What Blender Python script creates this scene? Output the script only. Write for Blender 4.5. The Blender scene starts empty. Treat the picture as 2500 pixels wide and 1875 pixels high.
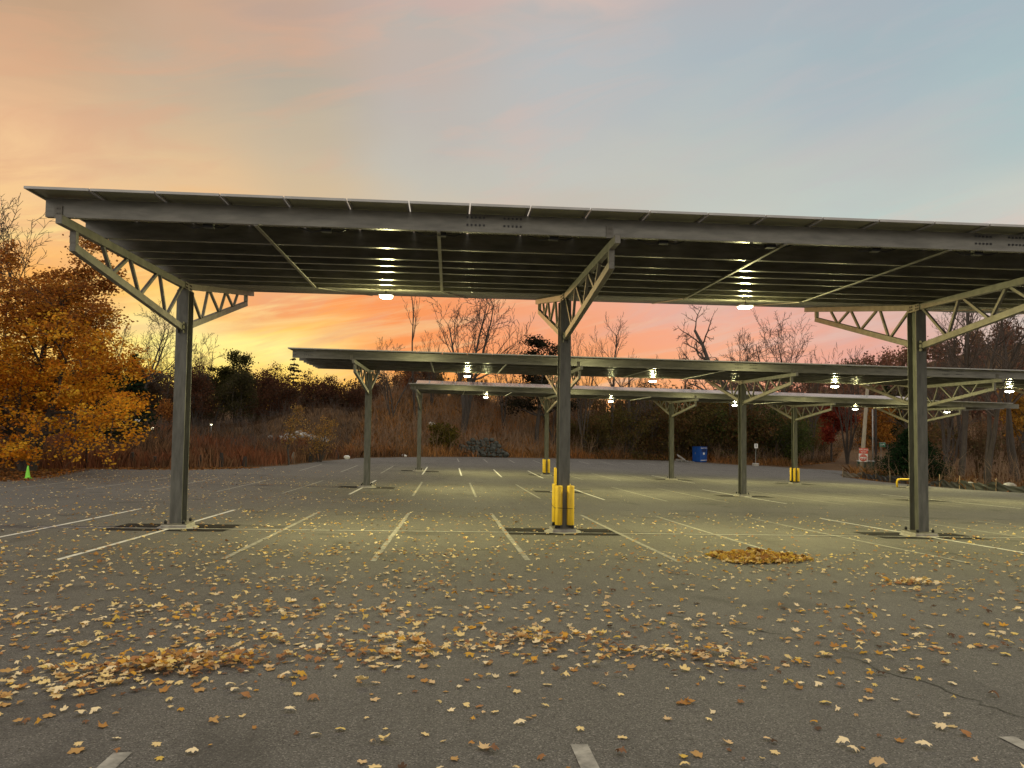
import bpy, bmesh, math, random
import numpy as np
from mathutils import Matrix, Vector

C = bpy.context.scene.collection
SC = bpy.context.scene
rad = math.radians

# ------------------------------------------------------------------ camera
YAW, PITCH, ROLL = rad(4.65), math.atan(1878 / 38600), 0.0122
F_ = np.array([math.sin(YAW) * math.cos(PITCH), math.cos(YAW) * math.cos(PITCH), math.sin(PITCH)])
R_ = np.array([math.cos(YAW), -math.sin(YAW), 0.0])
U_ = np.cross(R_, F_)
CR = R_ * math.cos(ROLL) + U_ * math.sin(ROLL)
CU = -R_ * math.sin(ROLL) + U_ * math.cos(ROLL)
cam = bpy.data.cameras.new('camera')
cam.sensor_width = 36
cam.lens = 1878 / 2500 * 36
cam.clip_start = 0.05
cam.clip_end = 3000
co = bpy.data.objects.new('camera', cam)
C.objects.link(co)
m = Matrix.Identity(4)
for i in range(3):
    m[i][0], m[i][1], m[i][2] = CR[i], CU[i], -F_[i]
co.matrix_world = m
SC.camera = co

# ------------------------------------------------------------------ colour management
SC.view_settings.view_transform = 'Standard'
SC.view_settings.look = 'None'
SC.view_settings.exposure = 0.0
SC.view_settings.gamma = 1.0
SC.cycles.max_bounces = 6
SC.cycles.transparent_max_bounces = 6
SC.cycles.sample_clamp_indirect = 6.0
SC.cycles.use_denoising = True


def lin(c):
    return tuple((v / 255 / 12.92 if v / 255 <= 0.04045 else ((v / 255 + 0.055) / 1.055) ** 2.4) for v in c)


# ------------------------------------------------------------------ world: dusk sky
W = bpy.data.worlds.new('World')
SC.world = W
W.use_nodes = True
nt = W.node_tree
nt.nodes.clear()


def N(tree, kind, **kw):
    n = tree.nodes.new(kind)
    for k, v in kw.items():
        if k == 'inp':
            for a, b in v.items():
                if hasattr(b, 'is_output'):
                    tree.links.new(b, n.inputs[a])
                else:
                    n.inputs[a].default_value = b
        else:
            setattr(n, k, v)
    return n


def M_(tree, op, a, b=0.0, c=0.0):
    return N(tree, 'ShaderNodeMath', operation=op, inp={0: a, 1: b, 2: c}).outputs[0]


def mixc(tree, fac, a, b, mode='MIX'):
    n = N(tree, 'ShaderNodeMix', data_type='RGBA', blend_type=mode)
    for k, v in ((0, fac), (6, a), (7, b)):
        if hasattr(v, 'is_output'):
            tree.links.new(v, n.inputs[k])
        elif k == 0:
            n.inputs[0].default_value = v
        else:
            n.inputs[k].default_value = (*v, 1) if len(v) == 3 else v
    return n.outputs[2]


def ramp(tree, fac, stops, interp='LINEAR'):
    n = N(tree, 'ShaderNodeValToRGB', inp={0: fac})
    cr = n.color_ramp
    cr.interpolation = interp
    while len(cr.elements) < len(stops):
        cr.elements.new(0.5)
    for e, (p, c) in zip(cr.elements, stops):
        e.position = p
        e.color = (*c, 1)
    return n.outputs[0]


HIGH = (1.02, 0.93, 0.82)


def build_sky():
    t = nt
    tc = N(t, 'ShaderNodeTexCoord').outputs['Generated']
    sep = N(t, 'ShaderNodeSeparateXYZ', inp={0: tc})
    x, y, z = sep.outputs
    el = M_(t, 'MULTIPLY', M_(t, 'ARCSINE', z), 57.29578)
    az = M_(t, 'MULTIPLY', M_(t, 'ARCTAN2', x, y), 57.29578)
    # slow streaky warp of the colour bands
    comb = N(t, 'ShaderNodeCombineXYZ', inp={0: M_(t, 'MULTIPLY', az, 0.045), 1: M_(t, 'ADD', M_(t, 'MULTIPLY', el, 0.16), M_(t, 'MULTIPLY', az, -0.018)), 2: 0.3}).outputs[0]
    nz = N(t, 'ShaderNodeTexNoise', inp={'Vector': comb, 'Scale': 1.6, 'Detail': 5.0, 'Roughness': 0.55, 'Distortion': 0.6}).outputs[0]
    nz2 = N(t, 'ShaderNodeTexNoise', inp={'Vector': comb, 'Scale': 0.8, 'Detail': 2.0, 'Roughness': 0.5}).outputs[0]
    amp = N(t, 'ShaderNodeMapRange', inp={0: el, 1: 0.0, 2: 25.0, 3: 4.0, 4: 7.0}).outputs[0]
    elw = M_(t, 'ADD', el, M_(t, 'MULTIPLY', M_(t, 'SUBTRACT', nz, 0.5), amp))
    azw = M_(t, 'ADD', az, M_(t, 'MULTIPLY', M_(t, 'SUBTRACT', nz2, 0.5), 10.0))
    fac = M_(t, 'DIVIDE', M_(t, 'ADD', elw, 5.0), 65.0)
    P = lambda e: (e + 5) / 65

    def col(stops):
        return ramp(t, fac, [(P(e), lin(c)) for e, c in stops])
    cols = [
        (-75, [(0, (170, 130, 110)), (6, (190, 150, 120)), (20, (165, 155, 155)), (60, (135, 150, 178))]),
        (-27, [(0, (252, 200, 96)), (4, (254, 206, 110)), (9, (250, 180, 96)), (13, (247, 202, 142)), (16, (240, 197, 148)), (18.5, (231, 186, 144)), (22, (206, 170, 136)), (26, (192, 159, 129)), (29, (172, 151, 129)), (60, (150, 155, 170))]),
        (-19, [(0, (255, 206, 78)), (3, (255, 232, 112)), (6, (255, 246, 160)), (8, (255, 214, 112)), (11, (248, 184, 108)), (15, (228, 192, 148)), (20, (206, 180, 148)), (24, (194, 172, 148)), (27, (202, 167, 140)), (29, (182, 158, 140)), (60, (150, 158, 172))]),
        (-12, [(0, (255, 186, 76)), (2.5, (255, 212, 92)), (5, (255, 240, 150)), (6.6, (254, 196, 96)), (8, (252, 154, 74)), (10.5, (240, 174, 118)), (14, (213, 187, 150)), (18, (203, 184, 156)), (22, (186, 174, 155)), (24.5, (182, 171, 154)), (27, (202, 168, 145)), (29, (184, 162, 148)), (60, (150, 160, 174))]),
        (-3, [(0, (255, 176, 72)), (3, (253, 168, 82)), (6, (248, 150, 86)), (9, (245, 150, 94)), (12, (234, 172, 132)), (15, (204, 192, 172)), (18, (194, 190, 178)), (22, (188, 181, 174)), (25, (192, 178, 169)), (27.5, (186, 178, 170)), (29, (200, 175, 166)), (60, (150, 162, 178))]),
        (9, [(0, (255, 172, 88)), (3, (250, 172, 104)), (6, (246, 160, 112)), (9, (242, 166, 128)), (12, (226, 178, 154)), (14.5, (198, 188, 174)), (18, (194, 194, 186)), (22, (187, 188, 186)), (26, (181, 186, 188)), (28, (186, 182, 180)), (29.5, (206, 186, 178)), (60, (150, 165, 182))]),
        (20, [(0, (250, 156, 106)), (4, (250, 176, 132)), (7, (243, 168, 142)), (10, (232, 176, 158)), (14, (197, 201, 191)), (18, (191, 195, 188)), (22, (178, 188, 190)), (25, (171, 183, 189)), (29, (178, 179, 183)), (60, (148, 165, 186))]),
        (30, [(0, (238, 150, 118)), (4, (238, 164, 144)), (8, (222, 176, 162)), (11, (206, 190, 180)), (14, (190, 202, 195)), (18, (188, 192, 189)), (21, (174, 185, 190)), (25, (166, 182, 188)), (29, (172, 177, 185)), (60, (146, 165, 188))]),
        (40, [(0, (208, 168, 154)), (5, (214, 190, 176)), (10, (208, 202, 192)), (14, (200, 202, 193)), (17, (180, 196, 194)), (21, (169, 190, 193)), (25, (165, 183, 190)), (29, (160, 176, 190)), (60, (145, 165, 190))]),
        (85, [(0, (176, 158, 158)), (8, (178, 170, 172)), (20, (160, 176, 192)), (60, (142, 164, 192))]),
        (150, [(0, (150, 140, 148)), (8, (164, 154, 160)), (20, (158, 168, 184)), (60, (142, 162, 190))]),
    ]
    out = col(cols[0][1])
    for (a0, _), (a1, st) in zip(cols, cols[1:]):
        f = N(t, 'ShaderNodeMapRange', interpolation_type='SMOOTHSTEP', inp={0: azw, 1: float(a0), 2: float(a1), 3: 0.0, 4: 1.0}).outputs[0]
        out = mixc(t, f, out, col(st))
    # left rear quarter falls back to the eastern dusk colours
    fb = N(t, 'ShaderNodeMapRange', interpolation_type='SMOOTHSTEP', inp={0: az, 1: -150.0, 2: -75.0, 3: 1.0, 4: 0.0}).outputs[0]
    out = mixc(t, fb, out, col(cols[-1][1]))
    # thin lit cloud streaks
    comb2 = N(t, 'ShaderNodeCombineXYZ', inp={0: M_(t, 'MULTIPLY', az, 0.05), 1: M_(t, 'ADD', M_(t, 'MULTIPLY', el, 0.22), M_(t, 'MULTIPLY', az, -0.05)), 2: 4.7}).outputs[0]
    n3 = N(t, 'ShaderNodeTexNoise', inp={'Vector': comb2, 'Scale': 1.5, 'Detail': 7.0, 'Roughness': 0.6, 'Distortion': 0.9}).outputs[0]
    cl = N(t, 'ShaderNodeMapRange', inp={0: n3, 1: 0.50, 2: 0.68, 3: 0.0, 4: 1.0}).outputs[0]
    wl = N(t, 'ShaderNodeMapRange', interpolation_type='SMOOTHSTEP', inp={0: az, 1: -30.0, 2: 30.0, 3: 0.48, 4: 0.3}).outputs[0]
    ccol = ramp(t, M_(t, 'DIVIDE', M_(t, 'ADD', az, 40.0), 80.0), [(0.0, lin((224, 166, 124))), (0.35, lin((216, 170, 142))), (0.55, lin((214, 184, 172))), (0.75, lin((196, 186, 186))), (1.0, lin((186, 184, 192)))])
    out = mixc(t, M_(t, 'MULTIPLY', cl, wl), out, ccol)
    # grey-mauve streaks low in the glow
    n4 = N(t, 'ShaderNodeTexNoise', inp={'Vector': comb2, 'Scale': 3.1, 'Detail': 6.0, 'Roughness': 0.65, 'Distortion': 0.5}).outputs[0]
    c4 = N(t, 'ShaderNodeMapRange', inp={0: n4, 1: 0.55, 2: 0.75, 3: 0.0, 4: 0.32}).outputs[0]
    low = N(t, 'ShaderNodeMapRange', interpolation_type='SMOOTHSTEP', inp={0: el, 1: 9.0, 2: 14.0, 3: 1.0, 4: 0.0}).outputs[0]
    out = mixc(t, M_(t, 'MULTIPLY', c4, low), out, lin((226, 150, 108)))
    n5 = N(t, 'ShaderNodeTexNoise', inp={'Vector': N(t, 'ShaderNodeMapping', inp={'Vector': comb2, 'Location': (3.1, 7.7, 1.3), 'Rotation': (0, 0, 0.12), 'Scale': (0.8, 1.5, 1)}).outputs[0], 'Scale': 2.0, 'Detail': 7.0, 'Roughness': 0.62, 'Distortion': 0.8}).outputs[0]
    c5 = N(t, 'ShaderNodeMapRange', inp={0: n5, 1: 0.50, 2: 0.70, 3: 0.0, 4: 0.75}).outputs[0]
    low2 = N(t, 'ShaderNodeMapRange', interpolation_type='SMOOTHSTEP', inp={0: el, 1: 11.0, 2: 16.0, 3: 1.0, 4: 0.0}).outputs[0]
    veil = ramp(t, M_(t, 'DIVIDE', M_(t, 'ADD', az, 40.0), 80.0), [(0.2, lin((255, 232, 150))), (0.42, lin((244, 204, 140))), (0.55, lin((240, 196, 150))), (0.8, lin((226, 190, 176)))])
    out = mixc(t, M_(t, 'MULTIPLY', c5, low2), out, veil)
    # unseen sky overhead and behind the viewer is brightened as added fill light
    hi = N(t, 'ShaderNodeMapRange', interpolation_type='SMOOTHSTEP', inp={0: el, 1: 31.0, 2: 58.0, 3: 0.0, 4: 1.0}).outputs[0]
    bk = N(t, 'ShaderNodeMapRange', interpolation_type='SMOOTHSTEP', inp={0: M_(t, 'ABSOLUTE', M_(t, 'SUBTRACT', az, 5.0)), 1: 52.0, 2: 115.0, 3: 0.0, 4: 1.0}).outputs[0]
    out = mixc(t, M_(t, 'MAXIMUM', hi, bk), out, HIGH)
    bg = N(t, 'ShaderNodeBackground', inp={0: out, 1: 1.0})
    sky = N(t, 'ShaderNodeTexSky')
    sky.sky_type = 'NISHITA'
    sky.sun_disc = False
    sky.sun_elevation = rad(1.0)
    sky.sun_rotation = rad(-17)
    bg2 = N(t, 'ShaderNodeBackground', inp={0: sky.outputs[0], 1: 0.008})
    add = N(t, 'ShaderNodeAddShader', inp={0: bg.outputs[0], 1: bg2.outputs[0]})
    N(t, 'ShaderNodeOutputWorld', inp={0: add.outputs[0]})


build_sky()

# last glow of the sun, already behind the wood on the left
sun = bpy.data.lights.new('sun', 'SUN')
sun.energy = 0.5
sun.angle = rad(4)
sun.color = (1.0, 0.55, 0.22)
so = bpy.data.objects.new('sun', sun)
C.objects.link(so)
sd = Vector((math.sin(rad(-17)) * math.cos(rad(3)), math.cos(rad(-17)) * math.cos(rad(3)), math.sin(rad(3))))
so.rotation_euler = sd.to_track_quat('Z', 'Y').to_euler()

# ------------------------------------------------------------------ helpers


def tag(o, label=None, cat=None, group=None, kind=None):
    if label: o['label'] = label
    if cat: o['category'] = cat
    if group: o['group'] = group
    if kind: o['kind'] = kind
    return o


def empty(name, loc, label, cat, group=None):
    o = bpy.data.objects.new(name, None)
    C.objects.link(o)
    o.location = loc
    o.empty_display_size = 0.2
    return tag(o, label, cat, group)


def link(name, mesh, parent=None, loc=None):
    o = bpy.data.objects.new(name, mesh)
    C.objects.link(o)
    if parent is not None:
        o.parent = parent
    if loc is not None:
        o.location = loc
    return o


def copy_tree(o, parent=None):
    c = o.copy()
    C.objects.link(c)
    c.parent = parent
    for ch in list(o.children):
        copy_tree(ch, c)
    return c


class MB:
    """collects boxes, tubes and loose faces for one mesh"""
    def __init__(s):
        s.v, s.f, s.mi, s.col = [], [], [], []
        s.n = 0

    def add(s, v, f, mi=0, col=None):
        v = np.asarray(v, float)
        s.v.append(v)
        for q in f:
            s.f.append([i + s.n for i in q])
            s.mi.append(mi)
        s.n += len(v)
        if col is not None:
            s.col.append(np.tile(np.asarray(col, float), (len(v), 1)) if np.ndim(col) == 1 else np.asarray(col, float))

    def hexa(s, p, mi=0):
        # p: 8 points, bottom ring then top ring
        s.add(p, [(3, 2, 1, 0), (4, 5, 6, 7), (0, 1, 5, 4), (1, 2, 6, 5), (2, 3, 7, 6), (3, 0, 4, 7)], mi)

    def box(s, x0, x1, y0, y1, z0, z1, mi=0):
        s.hexa([(x0, y0, z0), (x1, y0, z0), (x1, y1, z0), (x0, y1, z0), (x0, y0, z1), (x1, y0, z1), (x1, y1, z1), (x0, y1, z1)], mi)

    def bar(s, a, b, w, h, side=(1, 0, 0), mi=0):
        # rectangular bar from a to b, width w along `side`, height h across
        a, b = np.array(a, float), np.array(b, float)
        d = b - a
        d /= np.linalg.norm(d)
        sd_ = np.array(side, float)
        sd_ -= d * (sd_ @ d)
        sd_ /= np.linalg.norm(sd_)
        up = np.cross(sd_, d)
        r = [(-w / 2, -h / 2), (w / 2, -h / 2), (w / 2, h / 2), (-w / 2, h / 2)]
        s.hexa([a + sd_ * u + up * v for u, v in r] + [b + sd_ * u + up * v for u, v in r], mi)

    def tube(s, pts, rads, n=8, cap=True, mi=0):
        pts = np.asarray(pts, float)
        k = len(pts)
        rads = np.broadcast_to(np.asarray(rads, float), (k,))
        V = []
        ref = np.array([0.0, 0, 1])
        for i in range(k):
            d = pts[min(i + 1, k - 1)] - pts[max(i - 1, 0)]
            d = d / (np.linalg.norm(d) + 1e-9)
            a = np.cross(d, ref if abs(d[2]) < 0.9 else np.array([1.0, 0, 0]))
            a /= np.linalg.norm(a)
            b = np.cross(d, a)
            if i and (a @ pa) < 0:
                pass
            pa = a
            for j in range(n):
                t_ = 2 * math.pi * j / n
                V.append(pts[i] + rads[i] * (a * math.cos(t_) + b * math.sin(t_)))
        Fc = []
        for i in range(k - 1):
            for j in range(n):
                j2 = (j + 1) % n
                Fc.append((i * n + j, i * n + j2, (i + 1) * n + j2, (i + 1) * n + j))
        if cap:
            Fc.append(tuple(range(n))[::-1])
            Fc.append(tuple((k - 1) * n + j for j in range(n)))
        s.add(V, Fc, mi)

    def lathe(s, prof, n=16, mi=0, c=(0, 0, 0)):
        V, Fc = [], []
        for r, z in prof:
            for j in range(n):
                t_ = 2 * math.pi * j / n
                V.append((c[0] + r * math.cos(t_), c[1] + r * math.sin(t_), c[2] + z))
        for i in range(len(prof) - 1):
            for j in range(n):
                j2 = (j + 1) % n
                Fc.append((i * n + j, i * n + j2, (i + 1) * n + j2, (i + 1) * n + j))
        Fc.append(tuple(range(n))[::-1])
        Fc.append(tuple((len(prof) - 1) * n + j for j in range(n)))
        s.add(V, Fc, mi)

    def mesh(s, name, mats, smooth=False, bevel=0):
        V = np.concatenate(s.v)
        me = bpy.data.meshes.new(name)
        me.from_pydata(V.tolist(), [], s.f)
        for m_ in (mats if isinstance(mats, (list, tuple)) else [mats]):
            me.materials.append(m_)
        me.polygons.foreach_set('material_index', s.mi)
        if s.col:
            setcol(me, np.concatenate(s.col))
        if smooth:
            me.polygons.foreach_set('use_smooth', [True] * len(me.polygons))
        if bevel:
            bm = bmesh.new()
            bm.from_mesh(me)
            bmesh.ops.bevel(bm, geom=bm.edges[:], offset=bevel, segments=1, affect='EDGES')
            bm.to_mesh(me)
            bm.free()
        return me

    def obj(s, name, mats, parent=None, smooth=False, loc=None, bevel=0):
        return link(name, s.mesh(name, mats, smooth, bevel), parent, loc)


def setcol(me, col):
    a = me.color_attributes.new('Col', 'FLOAT_COLOR', 'POINT')
    c = np.ones((len(me.vertices), 4), np.float32)
    c[:, :3] = col
    a.data.foreach_set('color', c.ravel())


def np_mesh(name, V, Fq, mats, col=None, smooth=False):
    """fast mesh from an array of equal sized faces"""
    V = np.asarray(V, np.float32)
    Fq = np.asarray(Fq, np.int32)
    k = Fq.shape[1]
    me = bpy.data.meshes.new(name)
    me.vertices.add(len(V))
    me.vertices.foreach_set('co', V.ravel())
    me.loops.add(Fq.size)
    me.loops.foreach_set('vertex_index', Fq.ravel())
    me.polygons.add(len(Fq))
    me.polygons.foreach_set('loop_start', np.arange(0, Fq.size, k, dtype=np.int32))
    if smooth:
        me.polygons.foreach_set('use_smooth', np.ones(len(Fq), bool))
    for m_ in (mats if isinstance(mats, (list, tuple)) else [mats]):
        me.materials.append(m_)
    me.update(calc_edges=True)
    me.validate()
    if col is not None:
        setcol(me, col)
    return me


# ------------------------------------------------------------------ materials
MATS = {}


def mat(name, base, rough=0.6, metal=0.0, var=0.0, vscale=3.0, bump=0.0, bscale=40.0, stretch=None, emit=None, estr=0.0, second=None, spec=0.5, detail=4.0):
    m_ = bpy.data.materials.new(name)
    m_.use_nodes = True
    t = m_.node_tree
    b = t.nodes['Principled BSDF']
    b.inputs['Roughness'].default_value = rough
    b.inputs['Metallic'].default_value = metal
    b.inputs['Specular IOR Level'].default_value = spec
    b.inputs['Base Color'].default_value = (*base, 1)
    vec = N(t, 'ShaderNodeTexCoord').outputs['Object']
    if stretch:
        vec = N(t, 'ShaderNodeMapping', inp={'Vector': vec, 'Scale': stretch}).outputs[0]
    if var or second:
        nz = N(t, 'ShaderNodeTexNoise', inp={'Vector': vec, 'Scale': vscale, 'Detail': detail, 'Roughness': 0.6}).outputs[0]
        a = second or tuple(min(1, c * (1 + var)) for c in base)
        lo = tuple(c * (1 - var) for c in base)
        f = N(t, 'ShaderNodeMapRange', inp={0: nz, 1: 0.32, 2: 0.68}).outputs[0]
        t.links.new(mixc(t, f, lo, a), b.inputs['Base Color'])
    if bump:
        nb = N(t, 'ShaderNodeTexNoise', inp={'Vector': vec, 'Scale': bscale, 'Detail': 3.0}).outputs[0]
        bn = N(t, 'ShaderNodeBump', inp={'Strength': bump, 'Distance': 0.02, 'Height': nb})
        t.links.new(bn.outputs[0], b.inputs['Normal'])
    if emit:
        b.inputs['Emission Color'].default_value = (*emit, 1)
        b.inputs['Emission Strength'].default_value = estr
    MATS[name] = m_
    return m_


def foliage(name, trans=0.4, rough=0.7, gain=1.0):
    m_ = bpy.data.materials.new(name)
    m_.use_nodes = True
    t = m_.node_tree
    t.nodes.clear()
    c = N(t, 'ShaderNodeVertexColor', layer_name='Col').outputs[0]
    d = N(t, 'ShaderNodeBsdfDiffuse', inp={0: c})
    tr = N(t, 'ShaderNodeBsdfTranslucent', inp={0: c})
    mx = N(t, 'ShaderNodeMixShader', inp={0: trans, 1: d.outputs[0], 2: tr.outputs[0]})
    N(t, 'ShaderNodeOutputMaterial', inp={0: mx.outputs[0]})
    return m_


steel = mat('galvanised_steel', (0.165, 0.156, 0.13), 0.5, 0.25, var=0.26, vscale=5.0, bump=0.03, bscale=30)
steel_col = mat('galvanised_column', (0.135, 0.135, 0.115), 0.5, 0.25, var=0.3, vscale=3.0, stretch=(3, 3, 0.6), bump=0.03)
purlin_m = mat('purlin_steel', (0.15, 0.145, 0.122), 0.27, 0.3, var=0.3, vscale=4.0, stretch=(0.4, 2, 2))
alu = mat('panel_frame', (0.36, 0.355, 0.34), 0.45, 0.5, var=0.08)
back = mat('panel_backsheet', (0.32, 0.325, 0.235), 0.34, 0.0, var=0.15, vscale=1.0)
glass = mat('panel_glass', (0.03, 0.035, 0.05), 0.12, 0.0, var=0.1, spec=0.8)
concrete = mat('footing_concrete', (0.34, 0.32, 0.28), 0.85, 0, var=0.2, vscale=8, bump=0.2, bscale=60)
black = mat('black_cap', (0.012, 0.012, 0.014), 0.5)
yellow = mat('yellow_plastic', (0.66, 0.42, 0.02), 0.42, 0, second=(0.86, 0.58, 0.03), vscale=5, stretch=(5, 5, 0.8), detail=8)
white_paint = mat('white_paint', (0.42, 0.40, 0.37), 0.8, 0, second=(0.74, 0.72, 0.68), vscale=8, detail=12)
worn_paint = mat('worn_paint', (0.13, 0.122, 0.108), 0.85, 0, second=(0.38, 0.36, 0.31), vscale=9, detail=12)
patch_m = mat('new_asphalt', (0.022, 0.020, 0.019), 0.9, 0, var=0.4, vscale=6, spec=0.08)
crack_m = mat('crack_tar', (0.035, 0.033, 0.031), 0.75, 0, var=0.2)
lens = mat('lamp_lens', (0.9, 0.9, 0.85), 0.3, emit=(1.0, 0.98, 0.80), estr=20.0)
farlens = mat('far_lamp_lens', (0.9, 0.9, 0.8), 0.3, emit=(1.0, 0.9, 0.55), estr=7.0)
bark = mat('bark_dark', (0.058, 0.047, 0.038), 0.9, 0, var=0.35, vscale=4, stretch=(4, 4, 0.7), bump=0.4)
bark_pale = mat('bark_pale', (0.17, 0.145, 0.11), 0.9, 0, var=0.3, vscale=3, stretch=(4, 4, 0.7), bump=0.4)
twig = mat('twig_brown', (0.075, 0.055, 0.042), 0.9, 0, var=0.2)
twig_pale = mat('twig_tan', (0.22, 0.14, 0.085), 0.9, 0, var=0.2)
leafmat = foliage('leaf', 0.45)
grassmat = foliage('dry_grass_blade', 0.3)
litter = foliage('fallen_leaf_skin', 0.15)
stone_m = mat('boulder', (0.040, 0.043, 0.037), 0.9, 0, var=0.45, vscale=2.5, bump=0.5, bscale=8)
rubble_m = mat('rubble_stone', (0.33, 0.32, 0.30), 0.9, 0, var=0.3, vscale=4, bump=0.4, bscale=8)
blue_m = mat('blue_paint', (0.012, 0.075, 0.33), 0.4, 0.1, var=0.12, vscale=2)
darkblue_m = mat('opening_blue', (0.006, 0.02, 0.10), 0.6)
white_m = mat('white_enamel', (0.7, 0.7, 0.68), 0.5, 0, var=0.08)
red_m = mat('red_sign', (0.55, 0.055, 0.03), 0.45, 0, var=0.06)
green_m = mat('green_enamel', (0.012, 0.055, 0.04), 0.5, 0, var=0.2)
signgreen = mat('street_sign_green', (0.01, 0.16, 0.09), 0.4)
lime = mat('lime_plastic', (0.22, 0.72, 0.05), 0.5, 0, var=0.06)
wood_pole = mat('weathered_pole', (0.33, 0.29, 0.22), 0.85, 0, var=0.25, vscale=3, stretch=(6, 6, 0.5), bump=0.3)
wood_dark = mat('dark_timber', (0.03, 0.024, 0.02), 0.9, 0, var=0.3)
stake_m = mat('stake_wood', (0.28, 0.2, 0.12), 0.9, 0, var=0.2)
fabric = mat('silt_fabric', (0.016, 0.017, 0.017), 0.75, 0, var=0.3, vscale=2)
fabric_tan = mat('faded_fabric', (0.10, 0.08, 0.058), 0.85, 0, var=0.4, vscale=3, stretch=(0.6, 0.6, 5))
grey_metal = mat('grey_metal', (0.3, 0.3, 0.29), 0.5, 0.6, var=0.1)
wire_m = mat('strap_wire', (0.03, 0.025, 0.02), 0.6, 0.5)


def asphalt_mat(name='asphalt'):
    m_ = bpy.data.materials.new(name)
    m_.use_nodes = True
    t = m_.node_tree
    b = t.nodes['Principled BSDF']
    b.inputs['Specular IOR Level'].default_value = 0.25
    vec = N(t, 'ShaderNodeTexCoord').outputs['Object']
    big = N(t, 'ShaderNodeTexNoise', inp={'Vector': vec, 'Scale': 0.22, 'Detail': 5.0, 'Roughness': 0.6}).outputs[0]
    mid = N(t, 'ShaderNodeTexNoise', inp={'Vector': vec, 'Scale': 2.2, 'Detail': 6.0, 'Roughness': 0.65}).outputs[0]
    vor = N(t, 'ShaderNodeTexVoronoi', inp={'Vector': vec, 'Scale': 120.0}).outputs['Color']
    sp = N(t, 'ShaderNodeSeparateColor', inp={0: vor}).outputs[0]
    fine = N(t, 'ShaderNodeTexNoise', inp={'Vector': vec, 'Scale': 42.0, 'Detail': 4.0, 'Roughness': 0.7}).outputs[0]
    c = mixc(t, N(t, 'ShaderNodeMapRange', inp={0: big, 1: 0.35, 2: 0.65}).outputs[0], (0.098, 0.093, 0.083), (0.142, 0.135, 0.121))
    c = mixc(t, N(t, 'ShaderNodeMapRange', inp={0: mid, 1: 0.3, 2: 0.7, 3: 0.0, 4: 0.55}).outputs[0], c, (0.075, 0.070, 0.067))
    c = mixc(t, N(t, 'ShaderNodeMapRange', inp={0: fine, 1: 0.4, 2: 0.62, 3: 0.0, 4: 0.45}).outputs[0], c, (0.155, 0.143, 0.13))
    c = mixc(t, N(t, 'ShaderNodeMapRange', inp={0: sp, 1: 0.80, 2: 0.97, 3: 0.0, 4: 0.55}).outputs[0], c, (0.34, 0.32, 0.28))
    c = mixc(t, N(t, 'ShaderNodeMapRange', inp={0: sp, 1: 0.0, 2: 0.22, 3: 0.85, 4: 0.0}).outputs[0], c, (0.022, 0.020, 0.018))
    st = N(t, 'ShaderNodeTexNoise', inp={'Vector': vec, 'Scale': 0.75, 'Detail': 3.0, 'Roughness': 0.5, 'Distortion': 0.4}).outputs[0]
    c = mixc(t, N(t, 'ShaderNodeMapRange', inp={0: st, 1: 0.60, 2: 0.72, 3: 0.0, 4: 0.55}).outputs[0], c, (0.042, 0.039, 0.036))
    ty = N(t, 'ShaderNodeTexNoise', inp={'Vector': N(t, 'ShaderNodeMapping', inp={'Vector': vec, 'Scale': (2.4, 0.12, 1)}).outputs[0], 'Scale': 1.0, 'Detail': 3.0, 'Roughness': 0.6}).outputs[0]
    c = mixc(t, N(t, 'ShaderNodeMapRange', inp={0: ty, 1: 0.55, 2: 0.75, 3: 0.0, 4: 0.35}).outputs[0], c, (0.060, 0.056, 0.052))
    t.links.new(c, b.inputs['Base Color'])
    b.inputs['Roughness'].default_value = 0.82
    h = M_(t, 'ADD', M_(t, 'MULTIPLY', sp, 0.6), fine)
    bn = N(t, 'ShaderNodeBump', inp={'Strength': 0.8, 'Distance': 0.008, 'Height': h})
    t.links.new(bn.outputs[0], b.inputs['Normal'])
    return m_


asphalt = asphalt_mat()


def soil_mat():
    m_ = bpy.data.materials.new('soil_and_litter')
    m_.use_nodes = True
    t = m_.node_tree
    b = t.nodes['Principled BSDF']
    b.inputs['Roughness'].default_value = 0.95
    b.inputs['Specular IOR Level'].default_value = 0.1
    vec = N(t, 'ShaderNodeTexCoord').outputs['Object']
    a = N(t, 'ShaderNodeTexNoise', inp={'Vector': vec, 'Scale': 0.35, 'Detail': 6.0, 'Roughness': 0.65}).outputs[0]
    f = N(t, 'ShaderNodeTexNoise', inp={'Vector': vec, 'Scale': 6.0, 'Detail': 6.0, 'Roughness': 0.75}).outputs[0]
    c = mixc(t, N(t, 'ShaderNodeMapRange', inp={0: a, 1: 0.35, 2: 0.65}).outputs[0], (0.075, 0.048, 0.027), (0.13, 0.075, 0.036))
    c = mixc(t, N(t, 'ShaderNodeMapRange', inp={0: f, 1: 0.45, 2: 0.7, 3: 0.0, 4: 0.7}).outputs[0], c, (0.15, 0.09, 0.045))
    t.links.new(c, b.inputs['Base Color'])
    bn = N(t, 'ShaderNodeBump', inp={'Strength': 0.8, 'Distance': 0.15, 'Height': f})
    t.links.new(bn.outputs[0], b.inputs['Normal'])
    return m_


soil = soil_mat()

# ------------------------------------------------------------------ terrain
GC = (-1.77848633, -1.75053209e-03, -5.27409037e-02, -4.62073052e-04, 3.48492935e-04)


def g(x, y):
    """the paved plane, falling away from the camera and to the right"""
    x = np.clip(np.asarray(x, float), -60, 62)
    y = np.asarray(y, float)
    yc = np.clip(y, -25, 75)
    return GC[0] + GC[1] * x + GC[2] * yc + GC[3] * x * yc + GC[4] * yc * yc


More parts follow.
